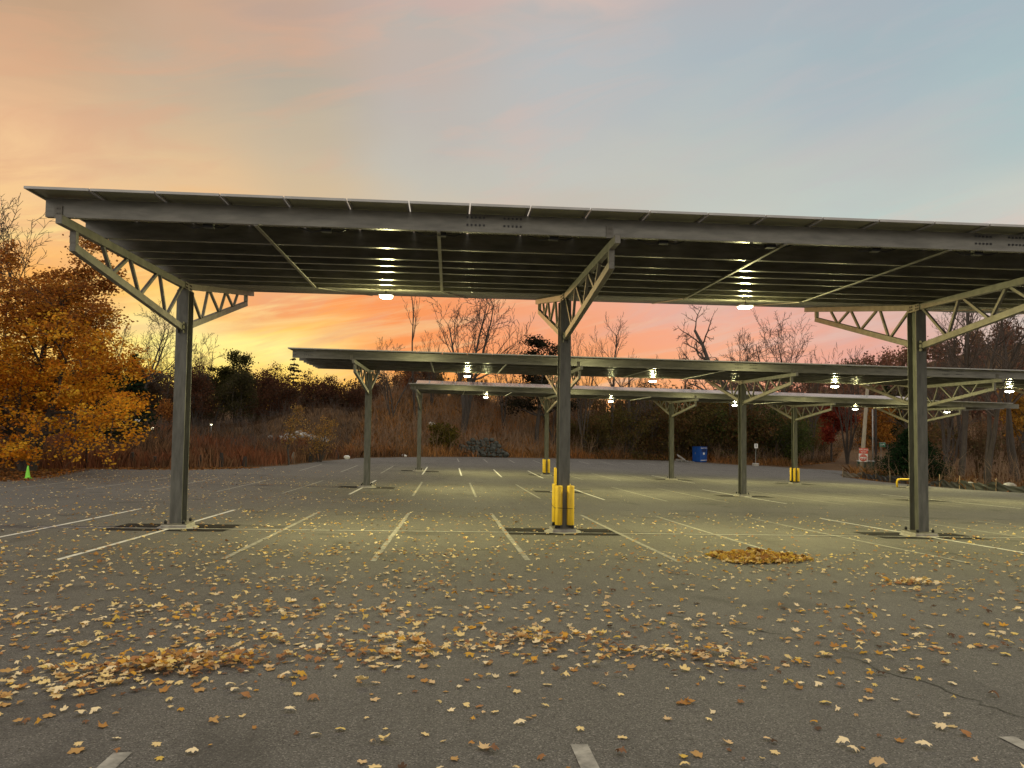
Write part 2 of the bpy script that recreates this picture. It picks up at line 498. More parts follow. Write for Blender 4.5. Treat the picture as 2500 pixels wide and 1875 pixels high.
LOT = [(-40, -30), (-32, 15), (-24, 30), (-19, 36), (-20, 42), (-20.7, 45.6), (-15.6, 48), (-13, 51.5), (-11.5, 56), (-10.2, 64), (-8, 71), (-3.8, 76.6), (2.4, 82.4), (14.6, 90), (27, 97), (32, 97), (36, 94), (39, 95), (45, 96), (42.5, 81), (39.7, 74.4), (38.5, 66), (39, 60), (38.5, 55), (40.5, 52), (44, 40), (46, 20), (50, -30)]
ROAD = [(45, 96.2), (60, 115), (80, 150), (92, 149), (73, 112), (58, 94), (42.6, 80.6)]


def seg_dist(x, y, poly):
    x, y = np.asarray(x, float), np.asarray(y, float)
    d = np.full(x.shape, 1e9)
    ins = np.zeros(x.shape, bool)
    n = len(poly)
    for i in range(n):
        (x0, y0), (x1, y1) = poly[i], poly[(i + 1) % n]
        ex, ey = x1 - x0, y1 - y0
        t_ = np.clip(((x - x0) * ex + (y - y0) * ey) / (ex * ex + ey * ey), 0, 1)
        d = np.minimum(d, np.hypot(x - x0 - t_ * ex, y - y0 - t_ * ey))
        c = ((y0 > y) != (y1 > y)) & (x < (x1 - x0) * (y - y0) / (y1 - y0 + 1e-12) + x0)
        ins ^= c
    return np.where(ins, -d, d)


def outside(x, y):
    return np.minimum(seg_dist(x, y, LOT), seg_dist(x, y, ROAD))


def ss(t_):
    t_ = np.clip(t_, 0, 1)
    return t_ * t_ * (3 - 2 * t_)


def T(x, y):
    x, y = np.asarray(x, float), np.asarray(y, float)
    d = np.maximum(outside(x, y), 0)
    z = g(x, y)
    wb = ss((x + 13) / 8) * (1 - 0.85 * ss((x - 30) / 14)) * ss((y - 60) / 14)
    wl = ss((-8 - x) / 6) * ss((y - 44) / 6)
    z = z + wb * 6.2 * ss((d - 1.2) / 20) + wl * 1.2 * ss(d / 28)
    z = z + 3.6 * np.exp(-((x + 14.5) / 8.0) ** 2 - ((y - 96) / 8) ** 2) * ss(d / 6)
    z = z + 3.0 * ss((y - 125) / 60) * ss((20 - x) / 40)
    z = z + 42 * np.exp(-0.5 * ((x - 265) / 92) ** 2 - 0.5 * ((y - 290) / 75) ** 2)
    z = z + 0.12 * np.sin(x * 0.9 + 1.3 * np.sin(y * 0.5)) * np.cos(y * 0.8) * ss(d / 3)
    return z


def Tz(x, y):
    return float(T(np.array([x]), np.array([y]))[0])


def gz(x, y):
    return float(g(x, y))


def build_ground():
    xs = np.unique(np.concatenate([np.arange(-300, -60, 12), np.arange(-60, 90, 1.5), np.arange(90, 420, 8)]))
    ys = np.unique(np.concatenate([np.arange(-60, 30, 5), np.arange(30, 125, 1.5), np.arange(125, 520, 8)]))
    X, Y = np.meshgrid(xs, ys)
    d = outside(X, Y)
    Z = T(X, Y) - 0.07 + 0.065 * ss(d / 1.5)
    V = np.stack([X.ravel(), Y.ravel(), Z.ravel()], 1)
    nx = len(xs)
    I, J = np.meshgrid(np.arange(nx - 1), np.arange(len(ys) - 1))
    a = (J * nx + I).ravel()
    me = np_mesh('ground', V, np.stack([a, a + 1, a + nx + 1, a + nx], 1), soil, smooth=True)
    tag(link('ground', me), 'brown soil and leaf litter around the parking lot', 'ground', kind='structure')


def paved(name, poly, zoff, mt, step=2.0, jit=0.16, seed=1):
    rng = random.Random(seed)
    pts = []
    for i in range(len(poly)):
        a, b = poly[i], poly[(i + 1) % len(poly)]
        L = math.hypot(b[0] - a[0], b[1] - a[1])
        n = max(1, int(L / 0.9))
        for k in range(n):
            u = k / n
            pts.append((a[0] + (b[0] - a[0]) * u + rng.uniform(-jit, jit), a[1] + (b[1] - a[1]) * u + rng.uniform(-jit, jit)))
    bm = bmesh.new()
    bm.faces.new([bm.verts.new((x, y, 0)) for x, y in pts])
    x0, x1 = min(p[0] for p in pts), max(p[0] for p in pts)
    y0, y1 = min(p[1] for p in pts), max(p[1] for p in pts)
    for ax, lo, hi in ((0, x0, x1), (1, y0, y1)):
        k = lo + step
        while k < hi:
            n = (1, 0, 0) if ax == 0 else (0, 1, 0)
            c = (k, 0, 0) if ax == 0 else (0, k, 0)
            bmesh.ops.bisect_plane(bm, geom=bm.verts[:] + bm.edges[:] + bm.faces[:], plane_co=c, plane_no=n)
            k += step
    bmesh.ops.triangulate(bm, faces=[f for f in bm.faces if len(f.verts) > 4])
    vs = np.array([v.co for v in bm.verts])
    z = g(vs[:, 0], vs[:, 1]) + zoff
    for v, q in zip(bm.verts, z):
        v.co.z = q
    bmesh.ops.recalc_face_normals(bm, faces=bm.faces[:])
    for f in bm.faces:
        if f.normal.z < 0:
            f.normal_flip()
        f.smooth = True
    me = bpy.data.meshes.new(name)
    bm.to_mesh(me)
    bm.free()
    me.materials.append(mt)
    return link(name, me)


def strip(name, pts, w, zoff, mt, parent):
    """a thin painted band that follows the paving"""
    P = []
    for a, b in zip(pts, pts[1:]):
        n = max(1, int(math.hypot(b[0] - a[0], b[1] - a[1]) / 0.8))
        for k in range(n):
            P.append((a[0] + (b[0] - a[0]) * k / n, a[1] + (b[1] - a[1]) * k / n))
    P.append(pts[-1])
    P = np.array(P)
    V, Fc = [], []
    for i, p in enumerate(P):
        d = P[min(i + 1, len(P) - 1)] - P[max(i - 1, 0)]
        d /= np.linalg.norm(d)
        nrm = np.array([-d[1], d[0]])
        ww = w(i) if callable(w) else w
        for s_ in (-0.5, 0.5):
            q = p + nrm * ww * s_
            V.append((q[0], q[1], gz(*q) + zoff))
        if i:
            k = 2 * i
            Fc.append((k - 2, k, k + 1, k - 1))
    b = MB()
    b.add(V, Fc)
    me = b.mesh(name, mt)
    me.flip_normals() if me.polygons and me.polygons[0].normal.z < 0 else None
    return link(name, me, parent)


build_ground()
lot = tag(paved('parking_lot', LOT, 0.0, asphalt), 'worn grey asphalt parking lot with painted stalls', 'parking lot', kind='structure')
road = tag(paved('access_road', ROAD, 0.004, asphalt, seed=5), 'asphalt road leaving the far right corner', 'road', kind='structure')

# painted stall lines
rl = random.Random(4)
rows = [
    # (list of X, y0, y1, X of the fresh white ones)
    ([-9.0, -6.42, -3.8, -1.23, 1.4, 4.1, 6.5, 9.6, 12.0, 14.6, 17.2, 19.8, 22.4], 13.5, 23.9, (-6.42, -9.0, 12.0)),
    ([-19.2, -16.7, -14.2, -11.8, -9.2, -6.56, -4.0, -1.45, 1.15, 3.8, 6.5, 9.1, 11.7, 14.3, 16.9, 19.6, 22.2, 24.8, 27.5, 30.1, 32.8], 31.7, 42.6, (-4.0, 6.5, 14.3, 24.8)),
    ([-9.5, -6.9, -4.3, -1.65, 0.85, 3.5, 6.2, 8.8, 11.4, 14, 16.3, 19, 21.6, 24.3, 27, 29.6, 32.3, 35], 50.2, 60.8, (-1.65, 0.85, 3.5, 6.2, 16.3)),
]
for X, y0, y1, fresh in rows:
    for x in X:
        a, b = y0 + rl.uniform(-0.15, 0.15), y1 + rl.uniform(-0.2, 0.2)
        if x < -5 and y0 > 30:
            b -= 1.4
        strip('painted_line', [(x + rl.uniform(-0.04, 0.04), a), (x + rl.uniform(-0.08, 0.08), b)], 0.10, 0.006, white_paint if x in fresh else worn_paint, lot)
for x in (-4.65, -1.9, 0.87, 3.72, 6.4):
    strip('painted_line', [(x, -0.8), (x - 0.02, 4.9)], 0.11, 0.006, worn_paint, lot)
for i, x in enumerate(np.arange(1.0, 27, 2.7)):
    strip('painted_line', [(x, 71.0 + 0.5 * x), (x - 0.1, 77.5 + 0.5 * x)], 0.11, 0.006, worn_paint, lot)
strip('painted_line', [(-9.3, 18.45), (23, 18.45)], 0.055, 0.010, white_paint, lot)
strip('painted_line', [(-3.9, 36.6), (30, 36.6)], 0.05, 0.010, worn_paint, lot)
for pts in ([(0.9, 48.7), (2.8, 33.8), (3.7, 27.7), (4.3, 24), (4.6, 18.9), (5.0, 14.7), (5.35, 12.0)], [(2.55, 8.9), (2.75, 8.75), (3.0, 8.4), (3.5, 7.9)],
            [(3.7, 7.0), (3.8, 6.5), (4.0, 5.9), (4.05, 5.4), (4.3, 4.7)], [(9.3, 27.5), (12, 22), (12.6, 15.0), (12.8, 11)], [(-3.2, 31), (2.2, 29.2), (8.5, 29.9), (15, 28.6)], [(7.6, 9.5), (10.0, 13.2), (10.6, 18.5)]):
    q = []
    for a, b in zip(pts, pts[1:]):
        for k in range(6):
            q.append((a[0] + (b[0] - a[0]) * k / 6 + rl.uniform(-0.05, 0.05), a[1] + (b[1] - a[1]) * k / 6))
    q.append(pts[-1])
    strip('crack', q, lambda i: rl.uniform(0.008, 0.022), 0.005, crack_m, lot)
for yc, xs in ((18.75, (-6.29, 2.81, 11.93, 21.03)), (36.7, (-3.8, 5.32, 14.33, 23.34)), (54.6, (-2.06, 6.96, 16.05, 25.25, 34.26))):
    for x in xs:
        strip('patch', [(x - rl.uniform(1.2, 1.45), yc), (x + rl.uniform(1.2, 1.4), yc)], 1.6 if yc < 20 else 1.2, 0.0035, patch_m, lot)
for yc, xs in ((18.45, (-6.29, 2.81, 11.93)),):
    for x in xs:
        strip('painted_line', [(x - 1.3, yc), (x + 1.3, yc)], 0.06, 0.012, white_paint, lot)

# ------------------------------------------------------------------ solar canopies
CH = 0.15   # chord depth
PUR_N = [-5.80, -4.42, -3.45, -2.80, -2.15, -1.25, -0.60, 0.02]
PUR_F = [0.85, 1.55, 2.45, 3.35, 4.25, 5.15, 6.15]
PH = 0.31


def prof(y):
    """height of the top of the top chord over the valley"""
    return 0.045 * (-y / 6) if y < 0 else 0.137 * y


COL_X_FLANGE, COL_DEPTH = 0.27, 0.38


def column_mesh(h):
    b = MB()
    w, d, t_ = COL_X_FLANGE / 2, COL_DEPTH / 2, 0.022
    b.box(-w, w, -d, -d + t_, 0, h)
    b.box(-w, w, d - t_, d, 0, h)
    b.box(-0.009, 0.009, -d + t_, d - t_, 0, h)
    return b.mesh('column', steel_col)


def make_truss():
    """returns {name: [meshes]} in canopy local axes with the valley of the top chord at the origin"""
    out = []
    W2 = 0.10

    def chord(pts):
        b = MB()
        for a, c in zip(pts, pts[1:]):
            b.bar((0, *a), (0, *c), W2, CH)
        return b.mesh('chord', steel, bevel=0.006)
    h = CH / 2
    out.append(('top_chord', chord([(-6.0, prof(-6.0) - h), (0.0, -h)])))
    out.append(('top_chord', chord([(0.004, -h), (6.15, prof(6.15) - h)])))
    bn = [(-5.52, -0.375), (-0.2, -1.08)]
    bf = [(5.42, 0.345), (0.2, -1.00)]
    out.append(('bottom_chord', chord(bn)))
    out.append(('bottom_chord', chord(bf)))
    lb = lambda p, y: p[0][1] + (p[1][1] - p[0][1]) * (y - p[0][0]) / (p[1][0] - p[0][0])

    def bar(name, a, c, w=0.07):
        b = MB()
        b.bar((0, *a), (0, *c), w, w)
        out.append((name, b.mesh(name, steel)))
    bar('end_post', (-5.47, prof(-5.47) - CH), (-5.47, lb(bn, -5.47) + h), 0.1)
    bar('end_post', (5.37, prof(5.37) - CH), (5.37, lb(bf, 5.37) + h), 0.1)
    for s, p in ((-1, bn), (1, bf)):
        tops = [4.42, 3.35, 3.2, 1.85, 1.65, 0.3]
        bots = [4.06, 3.96, 2.76, 2.64, 1.28, 1.14]
        for ty, by in zip(tops, bots):
            bar('web_bar', (s * ty, prof(s * ty) - CH + 0.005), (s * by, lb(p, s * by) + h - 0.005), 0.06)
    # bolted splice over the column
    b = MB()
    for sx in (-1, 1):
        b.box(sx * 0.053, sx * 0.066, -0.22, 0.22, -CH - 0.012, 0.012) if sx > 0 else b.box(-0.066, -0.053, -0.22, 0.22, -CH - 0.012, 0.012)
        for yy in (-0.17, -0.09, 0.09, 0.17):
            for zz in (-0.115, -0.04):
                b.box(min(sx * 0.066, sx * 0.08), max(sx * 0.066, sx * 0.08), yy - 0.018, yy + 0.018, zz - 0.018, zz + 0.018, 1)
    b.box(-0.11, 0.11, -0.19, 0.19, -CH - 0.034, -CH - 0.014)
    out.append(('splice_plate', b.mesh('splice_plate', [steel, black])))
    for s, zc in ((-1, -1.08), (1, -1.00)):
        b = MB()
        y0 = s * 0.193
        y1 = s * 0.30
        for sx in (-1, 1):
            b.box(min(sx * 0.053, sx * 0.065), max(sx * 0.053, sx * 0.065), min(y0, y1), max(y0, y1), zc - 0.13, zc + 0.13)
            for yy in (0.215, 0.27):
                for zz in (-0.05, 0.06):
                    b.box(min(sx * 0.065, sx * 0.078), max(sx * 0.065, sx * 0.078), s * yy - 0.016, s * yy + 0.016, zc + zz - 0.016, zc + zz + 0.016, 1)
        out.append(('end_plate', b.mesh('end_plate', [steel, black])))
    return out


TRUSS = make_truss()
bolt = MB()
bolt.lathe([(0.034, 0), (0.034, 0.05), (0.026, 0.075), (0.01, 0.085)], 10)
BOLT = bolt.mesh('anchor_bolt', black, smooth=True)
pl = MB()
pl.box(-0.27, 0.27, -0.30, 0.30, 0.0, 0.022)
PLATE = pl.mesh('base_plate', steel)
ft = MB()
ft.box(-0.29, 0.29, -0.32, 0.32, -0.25, 0.0)
FOOT = ft.mesh('footing', concrete, bevel=0.012)
fc = MB()
fc.lathe([(0.46, -0.2), (0.455, 0.012), (0.42, 0.03), (0.3, 0.03)], 28)
COLLAR = fc.mesh('footing_collar', concrete, smooth=False)
br = MB()
br.box(-0.06, 0.06, -0.006, 0.010, -0.02, 0.19)
br.box(-0.03, -0.01, -0.018, -0.0065, 0.05, 0.07)
br.box(0.01, 0.03, -0.018, -0.0065, 0.05, 0.07)
br.box(-0.03, -0.01, -0.018, -0.0065, 0.13, 0.15)
br.box(0.01, 0.03, -0.018, -0.0065, 0.13, 0.15)
BRACKET = br.mesh('purlin_bracket', steel)


def panel_mesh(width, y0, y1, zf, gap=0.012):
    """one framed module whose underside follows zf"""
    b = MB()
    w = width / 2 - gap
    t_ = 0.04
    za, zb = zf(y0), zf(y1)
    fr = 0.035
    # frame bars
    for x0, x1, ya, yb in ((-w, w, y0, y0 + fr), (-w, w, y1 - fr, y1), (-w, -w + fr, y0 + fr, y1 - fr), (w - fr, w, y0 + fr, y1 - fr)):
        p = [(x, y, zf(y) + dz) for dz in (0, t_) for x, y in ((x0, ya), (x1, ya), (x1, yb), (x0, yb))]
        b.hexa(p, 0)
    xi, yi, yj = w - fr, y0 + fr, y1 - fr
    lo = [(-xi, yi, zf(yi) + 0.028), (xi, yi, zf(yi) + 0.028), (xi, yj, zf(yj) + 0.028), (-xi, yj, zf(yj) + 0.028)]
    hi = [(p[0], p[1], p[2] + 0.009) for p in lo]
    b.add(lo, [(3, 2, 1, 0)], 1)
    b.add(hi, [(0, 1, 2, 3)], 2)
    return b


def make_canopy(label, x0, x1, yc, cols, zref, xref, slope, pan, part_rows, group):
    root = empty('solar_canopy', (xref, yc, zref), label, 'solar canopy', group)
    zs = lambda x: slope * (x - xref)
    L0, L1 = x0 - xref, x1 - xref
    for xc in cols:
        lx = xc - xref
        top = zref + zs(xc)
        ground = gz(xc, yc)
        pier = ground + 0.10
        hh = (top - CH - 0.034) - pier - 0.022
        c = link('column', column_mesh(hh), root, (lx, 0, pier + 0.022 - zref))
        link('base_plate', PLATE, c, (0, 0, -0.022))
        link('footing', FOOT, c, (0, 0, -0.022))
        link('footing_collar', COLLAR, c, (0.0, 0, -0.122))
        for sx in (-0.2, 0.2):
            for sy in (-0.25, 0.25):
                link('anchor_bolt', BOLT, c, (sx, sy, 0.0))
        tr = bpy.data.objects.new('truss', TRUSS[0][1])
        C.objects.link(tr)
        tr.parent = root
        tr.location = (lx, 0, zs(xc))
        for nm, me in TRUSS[1:]:
            link(nm, me, tr)
        link('purlin_bracket', BRACKET, tr, (-0.1, -5.815, prof(-5.9) + 0.0))
    # purlins: C sections open towards the viewer's side
    for i, y in enumerate(PUR_N + PUR_F):
        b = MB()
        zb = prof(y) + 0.004
        fl, t_ = 0.10, 0.012
        lipb, lipt = (0.085, 0.045) if i == 0 else (0.03, 0.03)
        nseg = max(1, int((L1 - L0) / 9.1))
        xs = [L0 + 0.0 + (L1 - L0) * k / nseg for k in range(nseg + 1)]
        for xa, xb in zip(xs, xs[1:]):
            za, zc = slope * xa + zb, slope * xb + zb

            def bx(ya, yb, z0, z1):
                b.hexa([(xa, ya, za + z0), (xb, ya, zc + z0), (xb, yb, zc + z0), (xa, yb, za + z0), (xa, ya, za + z1), (xb, ya, zc + z1), (xb, yb, zc + z1), (xa, yb, za + z1)])
            bx(y, y + t_, t_, PH - t_)
            bx(y, y + fl, 0, t_)
            bx(y, y + fl, PH - t_, PH)
            bx(y + fl - t_, y + fl, t_, 0.035)
            bx(y + fl - t_, y + fl, PH - 0.035, PH - t_)
        p = b.obj('purlin', purlin_m, root)
        if i == 0:
            # bolted lap joints along the front purlin
            for xj in cols:
                q = MB()
                for dx in np.arange(-0.9, 0.95, 0.14):
                    if abs(dx) < 0.25:
                        continue
                    for dz in (0.12, 0.25):
                        xx = xj - 2.1 - xref + dx * 0.5
                        if xx < L0:
                            continue
                        q.box(xx - 0.016, xx + 0.016, y - 0.012, y - 0.001, slope * xx + zb + dz - 0.016, slope * xx + zb + dz + 0.016)
                if q.n:
                    q.obj('lap_bolts', black, p)
    if part_rows.get(2):
        for k in range(14):
            lx = -4.08 + 1.95 * k - xref
            b = MB()
            z = prof(-5.4) + slope * lx
            b.box(lx - 0.08, lx + 0.08, -5.62, -5.5, z - 0.03, z + 0.09)
            b.tube([(lx - 0.08, -5.55, z), (lx - 0.25, -5.55, z - 0.035), (lx - 0.5, -5.6, z + 0.05)], 0.012, 5)
            b.tube([(lx + 0.08, -5.55, z), (lx + 0.22, -5.55, z - 0.02), (lx + 0.45, -5.6, z + 0.06)], 0.012, 5)
            b.obj('junction_box', black, root)
    # bridging straps under the purlins
    for xa, xb in zip(cols, cols[1:]):
        for u in (1 / 3, 2 / 3):
            lx = xa + (xb - xa) * u - xref
            b = MB()
            b.bar((lx, -5.8, prof(-5.8) - 0.012 + slope * lx), (lx, -0.05, prof(0) - 0.012 + slope * lx), 0.06, 0.02)
            b.bar((lx + 0.02, 0.15, prof(0.15) - 0.012 + slope * lx), (lx + 0.75, 5.9, prof(5.9) - 0.03 + slope * lx), 0.05, 0.02)
            b.obj('bridging_strap', steel, root)
    # modules
    zn = lambda y: prof(y) + PH + 0.008
    rows_ = [(-6.28, -4.26), (-4.24, -2.14), (-2.12, 0.06), (0.16, 2.25), (2.27, 4.36), (4.38, 6.50)]
    n = int((L1 - L0 + 0.3) / pan)
    rest = MB()
    for r, (ya, yb) in enumerate(rows_):
        pm = panel_mesh(pan, ya, yb, zn)
        me = pm.mesh('solar_panel', [alu, back, glass])
        for k in range(n):
            lx = L0 - 0.11 + pan * (k + 0.5)
            if r in part_rows and k < part_rows[r]:
                o = link('solar_panel', me, root, (lx, 0, slope * lx))
                o.rotation_euler = (0, -math.atan(slope), 0)
            else:
                for v in pm.v:
                    vv = v.copy()
                    vv[:, 2] += slope * (vv[:, 0] + lx)
                    vv[:, 0] += lx
                    rest.v.append(vv)
                for q, mi in zip(pm.f, pm.mi):
                    rest.f.append([i + rest.n for i in q])
                    rest.mi.append(mi)
                rest.n += pm.n
    if rest.n:
        o = rest.obj('solar_panels', [alu, back, glass], root)
        o['kind'] = 'stuff'
    return root


K1 = dict(x0=-6.6, x1=23.2, yc=18.75, cols=[-6.29, 2.81, 11.93, 21.03], zref=3.15, xref=2.81, slope=-0.004)
K2 = dict(x0=-6.2, x1=43.5, yc=36.7, cols=[-3.8, 5.32, 14.33, 23.34, 32.4, 41.4], zref=2.13, xref=14.33, slope=-0.0115)
K3 = dict(x0=-2.45, x1=38.2, yc=54.6, cols=[-2.06, 6.96, 16.05, 25.25, 34.26], zref=1.62, xref=14.7, slope=-0.0172)
make_canopy('nearest steel solar canopy filling the upper half of the view, on three tall columns', pan=1.0, part_rows={0: 30, 1: 30, 2: 30}, group='solar canopies over the parking rows', **K1)
make_canopy('middle solar canopy, standing between the nearest and the farthest row', pan=1.0, part_rows={0: 50, 1: 50}, group='solar canopies over the parking rows', **K2)
make_canopy('farthest solar canopy, its pale sloping panel top visible, in front of the bank', pan=1.0, part_rows={0: 41, 5: 41}, group='solar canopies over the parking rows', **K3)


# lamps hung along the valley of each canopy
def lamp_fixture():
    root = empty('canopy_light', (0, 0, 0), 'x', 'light', 'lit lamps under the canopies')
    b = MB()
    b.box(-0.02, 0.02, -0.02, 0.02, 0.07, 0.16)
    b.box(-0.17, 0.17, -0.15, 0.15, 0.035, 0.075)
    b.obj('housing', steel, root)
    b = MB()
    for i, (w, z) in enumerate(((0.165, 0.035), (0.165, -0.01), (0.13, -0.035))):
        pass
    V = []
    for w, d_, z in ((0.15, 0.13, 0.034), (0.145, 0.125, 0.0), (0.10, 0.085, -0.026)):
        V += [(-w, -d_, z), (w, -d_, z), (w, d_, z), (-w, d_, z)]
    b.add(V, [(0, 1, 5, 4), (1, 2, 6, 5), (2, 3, 7, 6), (3, 0, 4, 7), (4, 5, 9, 8), (5, 6, 10, 9), (6, 7, 11, 10), (7, 4, 8, 11), (8, 9, 10, 11)])
    b.obj('lens', lens, root)
    return root


LAMP_E = 410.0


def add_lamp_light(o):
    # the broad downward beam of the fixture, and the glow its drop lens throws sideways
    for kind, energy, z in (('AREA', LAMP_E, -0.06), ('POINT', LAMP_E * 0.9, -0.14)):
        l = bpy.data.lights.new('lamp_glow', kind)
        if kind == 'AREA':
            l.shape = 'DISK'
            l.size = 0.26
        else:
            l.shadow_soft_size = 0.10
        l.energy = energy
        l.color = (1.0, 0.92, 0.42)
        lo = bpy.data.objects.new('lamp_glow', l)
        C.objects.link(lo)
        lo.parent = o
        lo.location = (0, 0, z)


ORD = ['first', 'second', 'third', 'fourth', 'fifth']
base_lamp = lamp_fixture()
first = True
for K, xs, where in ((K1, [-1.59, 7.5, 16.6], 'nearest'), (K2, [0.85, 9.92, 19.18, 28.42, 37.4], 'middle'), (K3, [2.6, 11.65, 20.85, 30.04, 37.2], 'farthest')):
    for i, x in enumerate(xs):
        o = base_lamp if first else copy_tree(base_lamp)
        first = False
        o.location = (x, K['yc'] + 0.25, K['zref'] + K['slope'] * (x - K['xref']) - 0.155)
        o['label'] = 'bright white lamp under the %s canopy, %s from its left end' % (where, ORD[i])
for o in [o for o in C.objects if o.name.startswith('canopy_light')]:
    add_lamp_light(o)

# ------------------------------------------------------------------ yellow column guards
gd = MB()
gd.lathe([(0.086, 0.0), (0.088, 0.01), (0.088, 0.925), (0.084, 0.935), (0.076, 0.935), (0.074, 0.92), (0.074, 0.6)], 20)
GUARD = gd.mesh('guard_tube', yellow, smooth=True)
gs = MB()
gs.lathe([(0.045, -0.07), (0.045, 0.0), (0.06, 0.0), (0.06, 0.02)], 10)
GBASE = gs.mesh('guard_foot', black)
POS = [(-0.143, -0.285, 'front left'), (0.143, -0.285, 'front right'), (-0.143, 0.285, 'rear left'), (0.143, 0.285, 'rear right')]
for xc, K, where in ((2.81, K1, 'middle column of the nearest canopy'), (5.32, K2, 'second column of the middle canopy'), (23.34, K2, 'fourth column of the middle canopy'),
                     (6.96, K3, 'second column of the farthest canopy'), (25.25, K3, 'fourth column of the farthest canopy')):
    for dx, dy, w in POS:
        z = gz(xc, K['yc']) + 0.10 + 0.022 + 0.085
        r = empty('column_guard', (xc + dx, K['yc'] + dy, z), 'yellow guard tube at the %s corner of the %s' % (w, where), 'column guard', 'yellow guard tubes on the canopy columns')
        link('tube', GUARD, r, (0, 0, 0))
        link('foot', GBASE, r, (0, 0, 0))
b = MB()
zz = gz(2.81, 18.75) + 0.62
loop = [(-0.25, -0.29), (-0.15, -0.39), (0.15, -0.39), (0.25, -0.29), (0.25, 0.29), (0.15, 0.39), (-0.15, 0.39), (-0.25, 0.29), (-0.25, -0.29)]
b.tube([(2.81 + x, 18.75 + y, zz + 0.02 * math.sin(3 * x + 7 * y)) for x, y in loop], 0.006, 5)
tag(b.obj('strap', wire_m), 'thin dark strap tied round the yellow tubes of the nearest canopy column', 'strap')

# ------------------------------------------------------------------ traffic cone, hoop, signs, bin
def cone(x, y):
    z = gz(x, y)
    r = empty('traffic_cone', (x, y, z), 'lime green traffic cone at the left edge of the lot', 'traffic cone')
    r.scale = (0.82, 0.82, 0.82)
    b = MB()
    b.box(-0.19, 0.19, -0.19, 0.19, 0.0, 0.035)
    b.obj('base', lime, r, bevel=0.008)
    b = MB()
    b.lathe([(0.15, 0.035), (0.14, 0.05), (0.035, 0.70), (0.028, 0.715)], 20)
    b.obj('body', lime, r, smooth=True)


cone(-19.3, 37.3)


def hoop(x, y):
    z = gz(x, y)
    b = MB()
    pts = [(0, 0, -0.2), (0, 0, 0.42)]
    for k in range(1, 6):
        a = k * math.pi / 10
        pts.append((0.16 - 0.16 * math.cos(a), 0, 0.42 + 0.16 * math.sin(a)))
    L = 1.15
    for k in range(0, 6):
        a = k * math.pi / 10
        pts.append((L - 0.16 + 0.16 * math.sin(a), 0, 0.42 + 0.16 * math.cos(a)))
    pts.append((L, 0, -0.2))
    b.tube(pts, 0.07, 12)
    o = b.obj('hoop_bollard', yellow, smooth=True, loc=(x, y, z))
    tag(o, 'low yellow hoop barrier near the silt fence, half hidden by the right column', 'hoop barrier')


hoop(33.25, 54.9)


def text_mesh(txt, size, mt, name, parent, loc, rot, align='CENTER'):
    cu = bpy.data.curves.new(name, 'FONT')
    cu.body = txt
    cu.size = size
    cu.align_x = align
    cu.align_y = 'CENTER'
    cu.extrude = 0.001
    cu.resolution_u = 3
    tmp = bpy.data.objects.new('tmp', cu)
    C.objects.link(tmp)
    dg = bpy.context.evaluated_depsgraph_get()
    me = bpy.data.meshes.new_from_object(tmp.evaluated_get(dg))
    bpy.data.objects.remove(tmp)
    me.materials.clear()
    me.materials.append(mt)
    o = link(name, me, parent, loc)
    o.rotation_euler = rot
    return o


def utility_pole():
    x, y = 43.3, 78.0
    z = Tz(x, y)
    r = empty('utility_pole', (x, y, z), 'pale leaning wooden utility pole carrying red road signs', 'utility pole')
    b = MB()
    top = np.array((1.05, 0.1, 11.7))
    b.tube([top * u for u in (-0.02, 0.25, 0.5, 0.75, 1.0)], [0.22, 0.205, 0.19, 0.17, 0.15], 12)
    b.obj('pole', wood_pole, r, smooth=True)
    b = MB()
    b.lathe([(0.3, 0.0), (0.33, 0.05), (0.33, 0.75), (0.28, 0.84), (0.1, 0.9)], 16)
    b.obj('transformer', white_m, r, smooth=True, loc=(0.55, 0.0, 10.8))
    face = math.atan2(-43.3, 78) * 0.75
    # wrong way
    s = link('wrong_way_sign', None, r) if False else None
    b = MB()
    b.box(-0.42, 0.42, -0.012, 0.0, -0.29, 0.29)
    s = b.obj('wrong_way_sign', red_m, r, loc=(0.13, -0.30, 2.63))
    s.rotation_euler = (0, 0.02, -face * 0.8 if False else -0.45)
    text_mesh('WRONG', 0.24, white_m, 'lettering', s, (0, -0.016, 0.12), (math.pi / 2, 0, 0))
    text_mesh('WAY', 0.24, white_m, 'lettering', s, (0, -0.016, -0.12), (math.pi / 2, 0, 0))
    b = MB()
    b.box(-0.42, 0.42, -0.012, 0.0, -0.42, 0.42)
    s = b.obj('do_not_enter_sign', white_m, r, loc=(0.08, -0.30, 1.90))
    s.rotation_euler = (0, 0.02, -0.45)
    n = 36
    b = MB()
    V = [(0.38 * math.cos(2 * math.pi * k / n), -0.015, 0.38 * math.sin(2 * math.pi * k / n)) for k in range(n)]
    b.add(V, [tuple(range(n))])
    d_ = b.obj('red_disc', red_m, s)
    b = MB()
    b.box(-0.31, 0.31, -0.022, -0.018, -0.07, 0.07)
    b.obj('white_bar', white_m, s)
    text_mesh('DO NOT', 0.15, white_m, 'lettering', s, (0, -0.018, 0.19), (math.pi / 2, 0, 0))
    text_mesh('ENTER', 0.15, white_m, 'lettering', s, (0, -0.018, -0.19), (math.pi / 2, 0, 0))


utility_pole()

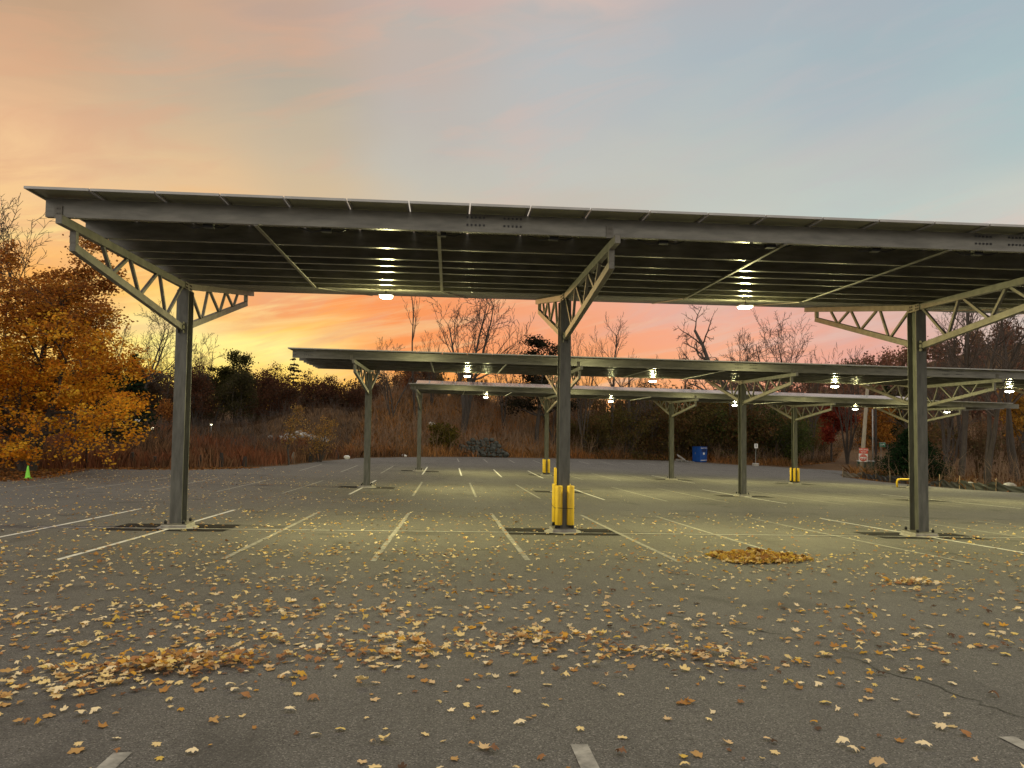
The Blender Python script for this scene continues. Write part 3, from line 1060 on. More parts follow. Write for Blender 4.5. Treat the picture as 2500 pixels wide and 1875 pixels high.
b = MB()
b.tube([(0, 0, -0.3), (0, 0, 3.6), (0.02, 0, 7.2)], [0.08, 0.075, 0.07], 8)
tag(b.obj('metal_pole', grey_metal, loc=(46.9, 82, Tz(46.9, 82)), smooth=True), 'thin grey metal pole between the leaning utility pole and the evergreen', 'pole')
b = MB()
b.tube([(0, 0, -0.3), (0, 0, 4), (0.02, 0, 8.5)], [0.16, 0.15, 0.13], 10)
tag(b.obj('dark_pole', wood_dark, loc=(48.4, 84, Tz(48.4, 84)), smooth=True), 'dark wooden pole just right of the thin grey pole', 'pole')

r = empty('street_sign', (49.3, 84.5, Tz(49.3, 84.5)), 'small green street number sign on a thin post beside the evergreen', 'street sign')
b = MB()
b.tube([(0, 0, -0.3), (0, 0, 3.6)], 0.03, 6)
b.obj('post', grey_metal, r)
b = MB()
b.box(-0.32, 0.32, -0.012, 0, -0.24, 0.24)
b.box(-0.32, 0.32, -0.013, 0.001, 0.245, 0.265, 1)
s = b.obj('plate', [signgreen, white_m], r, loc=(0.15, -0.04, 3.35))
s.rotation_euler = (0, 0, -0.5)
text_mesh('54B', 0.3, white_m, 'lettering', s, (0, -0.016, 0), (math.pi / 2, 0, 0))

r = empty('utility_cabinet', (44.7, 79.6, Tz(44.7, 79.6) + 0.35), 'dark green utility cabinet behind the leaning pole', 'utility cabinet')
b = MB()
b.box(-0.85, 0.85, -0.7, 0.7, -0.5, 1.2)
b.box(-0.03, 0.03, -0.72, -0.702, 0.1, 1.1)
o = b.obj('body', green_m, r, bevel=0.02)
o.rotation_euler = (0, 0, -0.45)
b = MB()
b.box(-0.9, 0.9, -0.75, 0.75, 1.205, 1.28)
o = b.obj('lid', grey_metal, r, bevel=0.02)
o.rotation_euler = (0, 0, -0.45)

# blue bin, with its side and front
x, y = 32.4, 97.5
r = empty('blue_bin', (x, y, gz(x, y)), 'tall blue steel collection bin with a white label at the back of the lot', 'bin')
r.rotation_euler = (0, 0, -1.02)
b = MB()
b.box(-0.65, 0.65, -0.65, 0.65, 0.1, 1.95)
b.box(-0.6, 0.6, -0.6, 0.6, 0.0, 0.098)
b.box(-0.68, 0.68, -0.68, 0.68, 1.953, 2.0)
b.obj('body', blue_m, r)
b = MB()
b.box(0.653, 0.67, -0.40, 0.5, 1.35, 1.68)
b.obj('hatch', darkblue_m, r)
b = MB()
b.box(0.653, 0.662, -0.12, 0.18, 0.98, 1.25)
b.obj('label_plate', white_m, r)
b = MB()
b.box(0.653, 0.675, -0.6, 0.62, 0.24, 0.31)
b.box(0.653, 0.675, -0.55, 0.62, 1.80, 1.86)
b.obj('bumper_strip', white_m, r)
b = MB()
b.box(-0.2, -0.14, -0.69, -0.653, 1.02, 1.25)
b.obj('handle', grey_metal, r)

# stacked junk left of the bin
x, y = 29.8, 96.0
r = empty('pallet_stack', (x, y, gz(x, y)), 'low jumble of broken grey pallets left of the blue bin', 'pallets')
rr = random.Random(7)
for k, (px_, pz, tl, rz) in enumerate(((-0.5, 0.0, 0.0, 0.2), (-0.35, 0.16, 0.05, -0.2), (0.65, 0.0, 0.1, 0.5), (-0.2, 0.42, 0.55, 0.1))):
    b = MB()
    for j in range(6):
        b.box(-0.6, 0.6, -0.5 + j * 0.18, -0.5 + j * 0.18 + 0.11, 0.11, 0.13)
        if j % 2 == 0:
            b.box(-0.6, 0.6, -0.5 + j * 0.18, -0.5 + j * 0.18 + 0.11, 0.0, 0.018)
    for xx in (-0.6, -0.03, 0.55):
        b.box(xx, xx + 0.05, -0.5, 0.5, 0.02, 0.108)
    o = b.obj('pallet', rubble_m, r, loc=(px_, 0.1 * k, pz))
    o.rotation_euler = (tl * 0.5, tl, rz)

r = empty('sign_post', (38.2, 93.5, gz(38.2, 93.5)), 'small white sign on a thin post set in a concrete block', 'sign')
b = MB()
b.lathe([(0.42, -0.05), (0.42, 0.3), (0.36, 0.34), (0.02, 0.34)], 14)
b.obj('block', concrete, r)
b = MB()
b.tube([(0, 0, 0.34), (0.06, 0, 2.75)], 0.035, 6)
b.obj('post', grey_metal, r)
b = MB()
b.box(-0.2, 0.2, -0.012, 0, 0, 0.56)
b.box(-0.05, 0.05, -0.016, -0.0125, 0.1, 0.5, 1)
o = b.obj('plate', [white_m, darkblue_m], r, loc=(0.06, -0.04, 2.2))
o.rotation_euler = (0, 0, -0.35)

# thin dark post on the left edge and short timber stubs along the verge
b = MB()
b.tube([(0, 0, -0.2), (0, 0, 2.15)], [0.06, 0.05], 8)
tag(b.obj('thin_post', wood_dark, loc=(-20.9, 46.6, Tz(-20.9, 46.6)), smooth=True), 'thin dark post at the left edge beside the maple', 'post')
stubs = [(-20.5, 47.9), (-19.2, 48.8), (-18.1, 49.3), (-15.7, 50.4), (-14.6, 51.2), (-13.5, 52.6), (-11.7, 59.5), (-10.9, 62.3), (-9.6, 68.1)]
rr = random.Random(3)
for k, (x, y) in enumerate(stubs):
    b = MB()
    h = rr.uniform(0.65, 1.0)
    lx, ly = rr.uniform(-0.06, 0.06), rr.uniform(-0.05, 0.05)
    b.tube([(0, 0, -0.2), (lx, ly, h * 0.6), (lx * 1.8, ly * 1.8, h)], [0.17, 0.15, 0.09], 7)
    pale = k == 6
    tag(b.obj('timber_stub', bark_pale if pale else wood_dark, loc=(x, y, Tz(x, y))),
        'pale split timber stub on the verge behind the middle canopy' if pale else 'short dark timber stub along the grassy left verge', 'post', None if pale else 'dark timber stubs along the verge')


# ------------------------------------------------------------------ silt fence
def silt():
    P = np.array([(39.6, 74.9), (40.6, 73.0), (40.0, 69.5), (39.3, 66.0), (39.7, 62.5), (39.6, 59.5), (39.2, 56.5), (40.0, 53.6), (41.2, 51.4), (42.8, 46.0), (44.6, 40.0), (46.5, 30)])
    r = empty('silt_fence', (P[0][0], P[0][1], 0), 'sagging black fabric silt fence on stakes along the right edge', 'silt fence')
    rng = random.Random(11)
    o0 = np.array([P[0][0], P[0][1], 0])
    for i in range(len(P) - 1):
        a, c = P[i], P[i + 1]
        n, mrow = 18, 7
        V, Fc = [], []
        nrm = np.array([-(c - a)[1], (c - a)[0]]) / np.linalg.norm(c - a)
        sag = rng.uniform(0.15, 0.38)
        for k in range(n + 1):
            u = k / n
            p = a + (c - a) * u
            hgt = 0.72 - sag * math.sin(math.pi * u) - 0.08 * rng.random()
            for j in range(mrow + 1):
                w = j / mrow
                off = 0.07 * math.sin(3.1 * u * 6 + w * 9 + i) * math.sin(math.pi * w) + 0.18 * w * math.sin(math.pi * u)
                q = p + nrm * off
                V.append((q[0] - o0[0], q[1] - o0[1], Tz(*p) - 0.03 + hgt * w + 0.05 * math.sin(u * 17 + w * 6 + i)*(w>0)))
        for k in range(n):
            for j in range(mrow):
                s_ = k * (mrow + 1) + j
                Fc.append((s_, s_ + mrow + 1, s_ + mrow + 2, s_ + 1))
        b = MB()
        b.add(V, Fc)
        b.obj('fabric', fabric_tan if i in (0,) else fabric, r, smooth=True)
    for i, p in enumerate(P):
        b = MB()
        z = Tz(*p)
        b.bar((p[0] - o0[0], p[1] - o0[1] - 0.05, z - 0.2), (p[0] - o0[0] + rng.uniform(-.06, .06), p[1] - o0[1] - 0.05, z + 0.98), 0.045, 0.045)
        b.obj('stake', stake_m, r)


silt()


# ------------------------------------------------------------------ stones
def rock_mesh(rng, r, sq=0.7, sub=2):
    bm = bmesh.new()
    bmesh.ops.create_icosphere(bm, subdivisions=sub, radius=1.0)
    k = [Vector((rng.gauss(0, 1), rng.gauss(0, 1), rng.gauss(0, 1))).normalized() for _ in range(7)]
    lim = [rng.uniform(0.55, 0.95) for _ in k]
    for v in bm.verts:
        for kk, l in zip(k, lim):
            d_ = v.co.dot(kk)
            if d_ > l:
                v.co -= kk * (d_ - l)
        v.co.x *= r * rng.uniform(0.98, 1.02)
        v.co.y *= r * 0.8
        v.co.z *= r * sq
    V = [tuple(v.co) for v in bm.verts]
    Fc = [tuple(v.index for v in f.verts) for f in bm.faces]
    bm.free()
    return V, Fc


def stone_wall():
    rng = random.Random(21)
    r = empty('boulder_wall', (3.4, 85.2, Tz(3.4, 85.2)), 'low wall of rounded grey boulders set into the bank', 'stone wall')
    k = 0
    for row in range(6):
        x = -2.5 + rng.uniform(0, 0.3) + (0.25 * row if row > 3 else 0)
        lim = 2.6 - (0.35 * (row - 2) if row > 2 else 0)
        while x < lim:
            rd = rng.choice((0.16, 0.2, 0.24, 0.28, 0.36))
            x += rd * 0.95
            V, Fc = rock_mesh(rng, rd * 1.12, rng.uniform(0.7, 0.95))
            b = MB()
            b.add(V, Fc)
            o = b.obj('boulder', stone_m, r, loc=(x, -0.75 + row * 0.2 + rng.uniform(-0.1, 0.1) + 0.12 * x, 0.08 + row * 0.31 + rng.uniform(-0.08, 0.08)))
            o.rotation_euler = (rng.uniform(-.4, .4), rng.uniform(-.6, .6), rng.uniform(-.5, .5))
            x += rd * 0.95


stone_wall()


def rubble():
    rng = random.Random(31)
    x0, y0 = -15.2, 82.0
    r = empty('rubble_pile', (x0, y0, Tz(x0, y0)), 'pile of pale broken concrete rubble at the foot of the mound', 'rubble pile')
    for k in range(46):
        x = rng.gauss(0, 1.4)
        y = rng.gauss(0, 0.6)
        z = max(0, 0.75 - 0.3 * abs(x) - 0.5 * abs(y)) * rng.random() + 0.5
        V, Fc = rock_mesh(rng, rng.uniform(0.2, 0.5), rng.uniform(0.35, 0.7), 1)
        b = MB()
        b.add(V, Fc)
        o = b.obj('concrete_chunk', rubble_m, r, loc=(x, y, z + Tz(x0 + x, y0 + y) - Tz(x0, y0)))
        o.rotation_euler = (rng.uniform(-.8, .8), rng.uniform(-.8, .8), rng.uniform(0, 6))


rubble()
rr = random.Random(5)
for x, y, s, lab in ((40.9, 57.6, 0.55, 'pale rounded boulder behind the silt fence, nearest the right tree trunks'), (42.3, 55.2, 0.6, 'broad tan boulder behind the silt fence at its lowest sag'), (43.2, 53.0, 0.4, 'small pale boulder by the last visible fence stake'),
                     (-4.4, 77.6, 0.3, 'small white stone on the verge below the far canopy'), (-9.0, 69.3, 0.35, 'flat white stone lying on the verge right of the sapling'), (-2.1, 92.0, 0.55, 'white rock high on the brown bank')):
    V, Fc = rock_mesh(rr, s, 0.6)
    b = MB()
    b.add(V, Fc)
    tag(b.obj('boulder', white_m if 'white' in lab else rubble_m, loc=(x, y, Tz(x, y) + s * 0.25)), lab, 'boulder')

# ------------------------------------------------------------------ vegetation generators


def tubes(P0, P1, R0, R1, n=3):
    P0, P1 = np.asarray(P0, float), np.asarray(P1, float)
    R0, R1 = np.asarray(R0, float), np.asarray(R1, float)
    D = P1 - P0
    D /= np.linalg.norm(D, axis=1, keepdims=True) + 1e-9
    ref = np.where(np.abs(D[:, 2:3]) < 0.9, np.array([[0, 0, 1.0]]), np.array([[1.0, 0, 0]]))
    A = np.cross(D, ref)
    A /= np.linalg.norm(A, axis=1, keepdims=True) + 1e-9
    B = np.cross(D, A)
    k = len(P0)
    V = np.zeros((k, 2 * n, 3))
    for j in range(n):
        t_ = 2 * math.pi * j / n
        o = A * math.cos(t_) + B * math.sin(t_)
        V[:, j] = P0 + o * R0[:, None]
        V[:, n + j] = P1 + o * R1[:, None]
    base = np.arange(k)[:, None] * 2 * n
    Fq = np.concatenate([np.stack([base[:, 0] + j, base[:, 0] + (j + 1) % n, base[:, 0] + n + (j + 1) % n, base[:, 0] + n + j], 1) for j in range(n)])
    return V.reshape(-1, 3), Fq


def grow(seed, h, r0, stems=((0, 0),), clear=0.3, kids=(11, 6, 5), ratio=(0.5, 0.5, 0.45), ang=(48, 45, 45), up=0.12, wob=0.13, minr=0.016, taper=0.8, segs=(9, 6, 4, 3), droop=0.0):
    """recursive branching; returns segment arrays by level and the twig tips"""
    rng = np.random.default_rng(seed)
    lev = {i: [] for i in range(len(kids) + 1)}
    tips = []

    def rec(p, d, L, r, l):
        n = segs[min(l, len(segs) - 1)]
        r_a = r
        for i in range(n):
            d = d + rng.normal(0, wob, 3) + np.array([0, 0, up * (0.5 if l == 0 else 1.0) - droop * l * 0.3])
            d /= np.linalg.norm(d)
            q = p + d * L / n
            r_b = max(minr * 0.6, r * (1 - taper * (i + 1) / n))
            lev[l].append((p, q, r_a, r_b))
            u = (i + 1) / n
            if l < len(kids) and u > (clear if l == 0 else 0.2):
                m_ = kids[l] / (n * (1 - (clear if l == 0 else 0.2)))
                m_ = int(m_) + (rng.random() < m_ - int(m_))
                for _ in range(m_):
                    a = math.radians(ang[l] + rng.normal(0, 12))
                    t_ = rng.random() * 2 * math.pi
                    s_ = np.cross(d, [math.cos(t_), math.sin(t_), 0.3])
                    s_ /= np.linalg.norm(s_) + 1e-9
                    nd = d * math.cos(a) + s_ * math.sin(a)
                    LL = L * ratio[l] * rng.uniform(0.6, 1.15) * (1.15 - 0.65 * u if l == 0 else 1.05 - 0.4 * u)
                    rec(q, nd, LL, max(minr, r_b * 0.62), l + 1)
            p, r_a = q, r_b
        tips.append((p, d))
    for sx, sy in stems:
        d0 = np.array([sx, sy, 1.0])
        rec(np.array([sx * 0.3, sy * 0.3, -0.3]), d0 / np.linalg.norm(d0), h * (0.9 if len(stems) > 1 else 1.0), r0, 0)
    return lev, tips


def seg_mesh(name, segs, n, mt):
    P0 = [s[0] for s in segs]
    P1 = [s[1] for s in segs]
    R0 = [s[2] for s in segs]
    R1 = [s[3] for s in segs]
    V, Fq = tubes(P0, P1, R0, R1, n)
    return np_mesh(name, V, Fq, mt, smooth=n > 4)


def bare_meshes(seed, mt=None, mtw=None, **kw):
    lev, tips = grow(seed, **kw)
    trunk = seg_mesh('trunk', lev[0], 8, mt or bark)
    rest = sum((lev[i] for i in range(1, len(lev))), [])
    big = seg_mesh('crown', rest, 3, mtw or twig)
    return trunk, big, tips


def leaf_quads(cent, size, rng, col, colvar=0.25, flat=0.0):
    """diamond leaves at cent"""
    k = len(cent)
    a = rng.normal(0, 1, (k, 3))
    a /= np.linalg.norm(a, axis=1, keepdims=True)
    b_ = rng.normal(0, 1, (k, 3))
    if flat:
        a[:, 2] *= 1 - flat
        b_[:, 2] *= 1 - flat
    b_ = b_ - a * (a * b_).sum(1, keepdims=True)
    b_ /= np.linalg.norm(b_, axis=1, keepdims=True) + 1e-9
    s = (size * rng.uniform(0.6, 1.3, k))[:, None]
    V = np.stack([cent - a * s * 0.5, cent + b_ * s * 0.38, cent + a * s * 0.5, cent - b_ * s * 0.38], 1).reshape(-1, 3)
    Fq = np.arange(4 * k).reshape(k, 4)
    col = np.asarray(col, float)
    if col.ndim == 1:
        col = np.tile(col, (k, 1))
    c = col * (1 + rng.uniform(-colvar, colvar, (k, 1))) * (1 + rng.uniform(-0.1, 0.1, (k, 3)))
    return V, Fq, np.repeat(np.clip(c, 0, 1), 4, 0)


def leafy_meshes(seed, nleaf, size, cols, spread=0.5, mt=None, crown_top=None, dome=None, **kw):
    rng = np.random.default_rng(seed + 99)
    lev, tips = grow(seed, **kw)
    trunk = seg_mesh('trunk', lev[0] + lev[1], 6, mt or bark)
    twigs = sum((lev[i] for i in range(2, len(lev))), [])
    tp = np.array([t_[0] for t_ in tips])
    if dome is not None:
        cx, cy, cz, rx, rz, nd = dome
        u = rng.normal(0, 1, (nd, 3))
        u /= np.linalg.norm(u, axis=1, keepdims=True)
        u *= rng.uniform(0.45, 1.0, (nd, 1)) * (0.9 + 0.16 * np.sin(6 * u[:, :1] + 2) * np.cos(5 * u[:, 2:3]))
        tp = np.concatenate([tp, np.array([cx, cy, cz]) + u * np.array([rx, rx, rz])])
    idx = rng.integers(0, len(tp), nleaf)
    cent = tp[idx] + rng.normal(0, spread, (nleaf, 3)) * np.array([1, 1, 0.6])
    cols = np.asarray(cols, float)
    # each twig clump keeps its own tint
    ct = cols[rng.integers(0, len(cols), len(tp))]
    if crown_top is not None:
        dry = np.asarray(crown_top, float)[rng.integers(0, len(crown_top), len(tp))]  # shade tint painted onto the clumps high in the crown
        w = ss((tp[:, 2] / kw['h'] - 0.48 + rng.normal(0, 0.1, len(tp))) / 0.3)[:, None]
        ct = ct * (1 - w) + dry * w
    V, Fq, cc = leaf_quads(cent, size, rng, ct[idx], 0.3)
    crown = np_mesh('crown', V, Fq, leafmat, cc)
    br_ = seg_mesh('branches', twigs, 3, twig) if twigs else None
    return trunk, crown, br_


def place(name, parts, loc, label, cat, group=None, rz=0.0, sc=1.0, lean=None):
    r = empty(name, loc, label, cat, group)
    r.rotation_euler = (lean[0] if lean else 0, lean[1] if lean else 0, rz)
    r.scale = (sc, sc, sc) if np.isscalar(sc) else sc
    for nm, me in parts:
        if me is not None:
            link(nm, me, r)
    return r


# ---- prototypes of bare trees
PR = {}
def proto(k, **kw):
    t_, c_, tips = bare_meshes(**kw)
    PR[k] = [('trunk', t_), ('crown', c_)]
proto('broad', seed=3, h=17.0, r0=0.26, stems=((-0.03, 0), (0.07, 0.02), (0.16, -0.04)), clear=0.34, kids=(10, 7, 5), ratio=(0.52, 0.52, 0.5), ang=(50, 42, 42), up=0.09, wob=0.10, minr=0.027)
proto('fork', seed=8, h=17.0, r0=0.15, stems=((0.0, 0),), clear=0.5, kids=(7, 4, 3), ratio=(0.36, 0.42, 0.4), ang=(24, 32, 35), up=0.12, wob=0.06, minr=0.022)
proto('fine', seed=14, h=15.0, r0=0.13, stems=((-0.12, 0), (-0.04, 0.03), (0.03, 0), (0.1, -0.02), (0.2, 0.02)), clear=0.3, kids=(8, 5, 4), ratio=(0.36, 0.45, 0.45), ang=(26, 28, 30), up=0.10, wob=0.07, minr=0.018)
proto('crooked', seed=23, h=17.5, r0=0.40, stems=((-0.10, 0),), clear=0.4, kids=(8, 6, 5), ratio=(0.46, 0.5, 0.48), ang=(52, 50, 46), up=0.04, wob=0.21, minr=0.028, taper=0.6)
proto('round', seed=31, h=20.0, r0=0.24, stems=((0.0, 0), (0.12, 0.03)), clear=0.45, kids=(11, 7, 6), ratio=(0.54, 0.5, 0.45), ang=(52, 46, 46), up=0.08, wob=0.12, minr=0.028)
proto('tall', seed=40, h=17.0, r0=0.27, stems=((0.02, 0),), clear=0.42, kids=(13, 6, 5), ratio=(0.36, 0.48, 0.45), ang=(45, 44, 44), up=0.12, wob=0.07, minr=0.017, taper=0.7)
proto('twin', seed=44, h=16.0, r0=0.24, stems=((-0.05, 0), (0.12, 0)), clear=0.42, kids=(11, 6, 5), ratio=(0.36, 0.48, 0.45), ang=(42, 42, 44), up=0.12, wob=0.08, minr=0.017, taper=0.7)
proto('bushy', seed=52, h=12.0, r0=0.14, stems=((-0.2, 0), (-0.05, 0.05), (0.1, 0), (0.25, 0.05)), clear=0.25, kids=(9, 6, 5), ratio=(0.42, 0.48, 0.42), ang=(40, 42, 42), up=0.06, wob=0.11, minr=0.02)

def bt(kind, x, y, label, sc=1.0, rz=0.0, pale=False, dz=0.0, lean=None, group='bare trees behind the lot', name='bare_tree'):
    return place(name, PR[kind], (x, y, Tz(x, y) + dz), label, 'tree', group, rz, sc, lean)


bt('fork', -4.0, 92, 'tall thin sapling with a high fork, above the left end of the middle canopy', 1.0, 0.4)
bt('broad', 1.6, 92, 'broad bare tree with several pale stems rising behind the boulder wall', 1.06, 0.1)
bt('fine', 16.8, 95, 'fine twigged clump of bare stems just right of the middle front column', 1.0, 0.2)
bt('tall', 20.4, 97, 'slender bare tree left of the forked snag', 0.92, 1.0)
bt('fork', 30.3, 100, 'single thin straight trunk left of the crooked dark tree', (0.8, 0.8, 0.9), 2.4)
bt('crooked', 42.0, 101, 'thick dark crooked tree under the right front lamp', 1.3, 0.0)
bt('bushy', 27.0, 99, 'low bushy bare tree between the snag and the crooked tree', 0.95, 1.0)
bt('bushy', 37.2, 100, 'wide twiggy bare tree just right of the crooked dark tree', 1.1, 2.6)
bt('round', 49.3, 110, 'round crowned bare tree standing alone against the pink sky', 1.02, 0.5)
bt('bushy', 45.6, 112, 'smaller bare tree hard left of the round crowned one', 1.45, 0.3)
bt('fine', 56.0, 115, 'pale fan of bare stems right of the round crowned tree', 1.08, 1.1)
bt('fine', 60.6, 113, 'second fan of bare stems left of the far conifer', 1.15, 2.6)
bt('bushy', 63.5, 100, 'bare tree half hidden by the right front column', 1.2, 0.9)
bt('tall', 50.1, 72, 'tall bare trunk right of the right front column', 1.0, 0.6)
bt('tall', 47.4, 68, 'pale straight trunk behind the silt fence', 0.96, 2.0)
bt('twin', 46.9, 64, 'twin trunks rising from one foot behind the fence boulders', 1.0, 0.0)
bt('tall', 57.8, 75, 'bare tree at the right margin behind the twin trunks', 1.0, 3.3)
bt('twin', 54.1, 80, 'leaning pair of dark trunks right of the evergreen', 0.9, 1.3)
bt('tall', 53.0, 68, 'slim bare tree between the pale trunk and the yellow tree', 0.95, 4.4)
bt('bushy', 60.0, 88, 'twiggy bare tree deep in the right hand wood', 1.2, 4.0)
bt('tall', 66.0, 94, 'tall bare tree deep in the right hand wood, beside the twiggy one', 1.1, 5.0)
bt('twin', 41.5, 104, 'twin stemmed bare tree over the dark thicket', 0.8, 2.2)
bt('broad', -37.2, 95, 'orange lit bare tree just right of the big maple', 0.82, 0.8)
bt('bushy', -35.2, 100, 'small bare tree left of the first column', 0.85, 0.1)
bt('bushy', -31.8, 102, 'bare tree peeping out right of the first column', 0.98, 2.1)
bt('round', -34.5, 62, 'tall bare tree at the left margin above the maple', 0.86, 1.0)
bt('bushy', -6.6, 90, 'twiggy bare tree between the first two rows of columns', 0.75, 0.5)
bt('fine', -2.2, 98, 'thin stems behind the left end of the farthest canopy', 0.62, 0.5)
bt('bushy', 7.0, 98, 'low bare tree right of the boulder wall', 0.85, 1.9)
bt('bushy', 13.2, 97, 'small bare tree under the dark cedar', 0.8, 3.9)
bt('fine', 24.0, 99, 'thin pale stems behind the forked snag', 0.75, 3.0)


# forked snag with hardly any twigs
def snag():
    b = MB()
    b.tube([(0, 0, -0.3), (0.05, 0, 5.5), (0.0, 0, 8.2), (0, 0, 11.2), (-0.05, 0, 12.6)], [0.26, 0.2, 0.17, 0.09, 0.05], 8)
    b2 = MB()
    for pts, r_ in (([(0, 0, 8.0), (0.9, 0.1, 9.3), (1.5, 0.1, 10.6), (1.9, 0.1, 12.0)], (0.12, 0.09, 0.06, 0.03)), ([(0, 0, 8.2), (-1.1, 0.1, 9.8), (-2.0, 0.1, 11.0), (-3.6, 0, 12.3)], (0.11, 0.08, 0.05, 0.02)),
                    ([(0, 0, 10.9), (0.5, 0.1, 12.4), (1.0, 0.1, 14.1)], (0.07, 0.05, 0.03)), ([(-1.1, 0.1, 9.8), (-1.3, 0.2, 11.2), (-1.2, 0.1, 12.0)], (0.05, 0.03, 0.02))):
        b2.tube(pts, r_, 6)
    place('dead_tree', [('trunk', b.mesh('trunk', bark, smooth=True)), ('limbs', b2.mesh('limbs', bark, smooth=True))], (23.3, 98.5, Tz(23.3, 98.5)), 'dead tree with a bare Y of limbs and no twigs', 'tree', None, 0, (1, 1, 0.94))


snag()

# ---- the big maple on the left
TOP_SHADE = [(0.34, 0.13, 0.03), (0.24, 0.09, 0.025), (0.44, 0.19, 0.035)]   # backlit darkness of the upper crown, painted into its leaf colours
MAP_COL = [(0.74, 0.36, 0.03), (0.68, 0.28, 0.025), (0.80, 0.46, 0.05), (0.54, 0.20, 0.025), (0.72, 0.32, 0.025), (0.60, 0.28, 0.03)]
mp = leafy_meshes(61, 64000, 0.125, MAP_COL, spread=0.20, crown_top=TOP_SHADE, dome=(0.62, -0.2, 6.1, 3.45, 5.4, 700), h=11.8, r0=0.19, stems=((0.08, 0.0), (-0.2, 0.05), (0.26, -0.04)), clear=0.05, kids=(13, 7, 5), ratio=(0.46, 0.5, 0.45), ang=(58, 48, 45), up=0.045, wob=0.12, minr=0.014)
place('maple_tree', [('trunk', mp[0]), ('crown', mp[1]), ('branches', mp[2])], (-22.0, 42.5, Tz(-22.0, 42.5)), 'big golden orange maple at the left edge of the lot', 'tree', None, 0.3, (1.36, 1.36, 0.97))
mp2 = leafy_meshes(67, 34000, 0.15, MAP_COL, spread=0.36, crown_top=TOP_SHADE, h=10.5, r0=0.18, stems=((0.05, 0.0), (-0.1, 0.05)), clear=0.04, kids=(12, 6, 5), ratio=(0.48, 0.5, 0.45), ang=(60, 48, 45), up=0.04, wob=0.12, minr=0.014)
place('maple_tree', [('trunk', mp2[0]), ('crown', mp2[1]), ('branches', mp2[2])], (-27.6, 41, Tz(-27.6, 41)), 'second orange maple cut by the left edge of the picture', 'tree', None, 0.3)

# smaller leafy trees
SMALL = [
    ('red_tree', 60.6, 118, 9.2, 7000, 0.30, [(0.20, 0.035, 0.02), (0.26, 0.05, 0.025), (0.13, 0.025, 0.02)], 'dark red leaved tree beyond the access road', 71),
    ('orange_tree', 65.6, 110, 7.5, 4500, 0.28, [(0.36, 0.16, 0.03), (0.28, 0.12, 0.03)], 'orange leaved tree behind the dark pole', 72),
    ('yellow_tree', 66.5, 84, 10.8, 7000, 0.25, [(0.46, 0.26, 0.05), (0.38, 0.20, 0.04)], 'yellow leaved tree at the right margin', 73),
    ('yellow_tree', 37.3, 106, 7.2, 4200, 0.26, [(0.40, 0.21, 0.03), (0.30, 0.17, 0.03)], 'yellow leaved tree over the thicket, behind the far canopy', 74),
    ('rust_tree', -4.6, 97, 4.4, 3000, 0.18, [(0.16, 0.07, 0.035), (0.22, 0.09, 0.04)], 'rust leaved small tree on the bank at the left end of the far canopy', 75),
    ('golden_bush', -10.2, 62.5, 3.4, 1500, 0.13, [(0.36, 0.21, 0.06), (0.30, 0.17, 0.05)], 'golden leaved bush left of the second row column', 76),
    ('sapling', -11.6, 57.4, 4.2, 700, 0.14, [(0.30, 0.18, 0.06), (0.22, 0.13, 0.05)], 'thin sapling with a few yellow leaves on the left verge', 77),
    ('orange_bush', -33.5, 95, 3.2, 1600, 0.22, [(0.42, 0.18, 0.05), (0.34, 0.14, 0.04)], 'small orange bush lit by the far street lamps', 78),
    ('olive_bush', -0.6, 84.2, 3.0, 4200, 0.20, [(0.10, 0.085, 0.018), (0.13, 0.10, 0.02), (0.07, 0.06, 0.015)], 'olive green bush left of the boulder wall', 79),
    ('olive_tree', 93, 150, 11.5, 3500, 0.5, [(0.08, 0.07, 0.03), (0.06, 0.055, 0.025)], 'olive coloured round tree right of the far conifer', 80),
    ('green_tree', -29.6, 100, 8.6, 11000, 0.22, [(0.05, 0.05, 0.018), (0.07, 0.065, 0.02), (0.035, 0.035, 0.015)], 'dark olive tree rising right of the first column', 81),
    ('leafy_tree', 3.0, 101, 5.2, 3600, 0.2, [(0.14, 0.07, 0.04), (0.10, 0.05, 0.03)], 'brown leaved tree seen between the middle and far canopies', 82),
]
for nm, x, y, h, n, s, cols, lab, sd_ in SMALL:
    bush = 'bush' in nm
    kw = dict(h=h, r0=0.02 * h, stems=((0.05, 0), (-0.2, 0.1), (0.25, 0.0)) if bush else ((0.03, 0),), clear=0.08 if bush else 0.25, kids=(9, 5, 4) if nm != 'sapling' else (7, 4, 2), ratio=(0.5, 0.5, 0.45) if nm != 'sapling' else (0.28, 0.4, 0.4), ang=(50, 45, 45) if nm != 'sapling' else (30, 35, 40), up=0.06, wob=0.1, minr=0.01)
    t_, c_, b_ = leafy_meshes(sd_, n, s, cols, spread=s * 1.6, **kw)
    place(nm, [('trunk', t_), ('crown', c_), ('branches', b_)], (x, y, Tz(x, y)), lab, 'bush' if bush else 'tree')

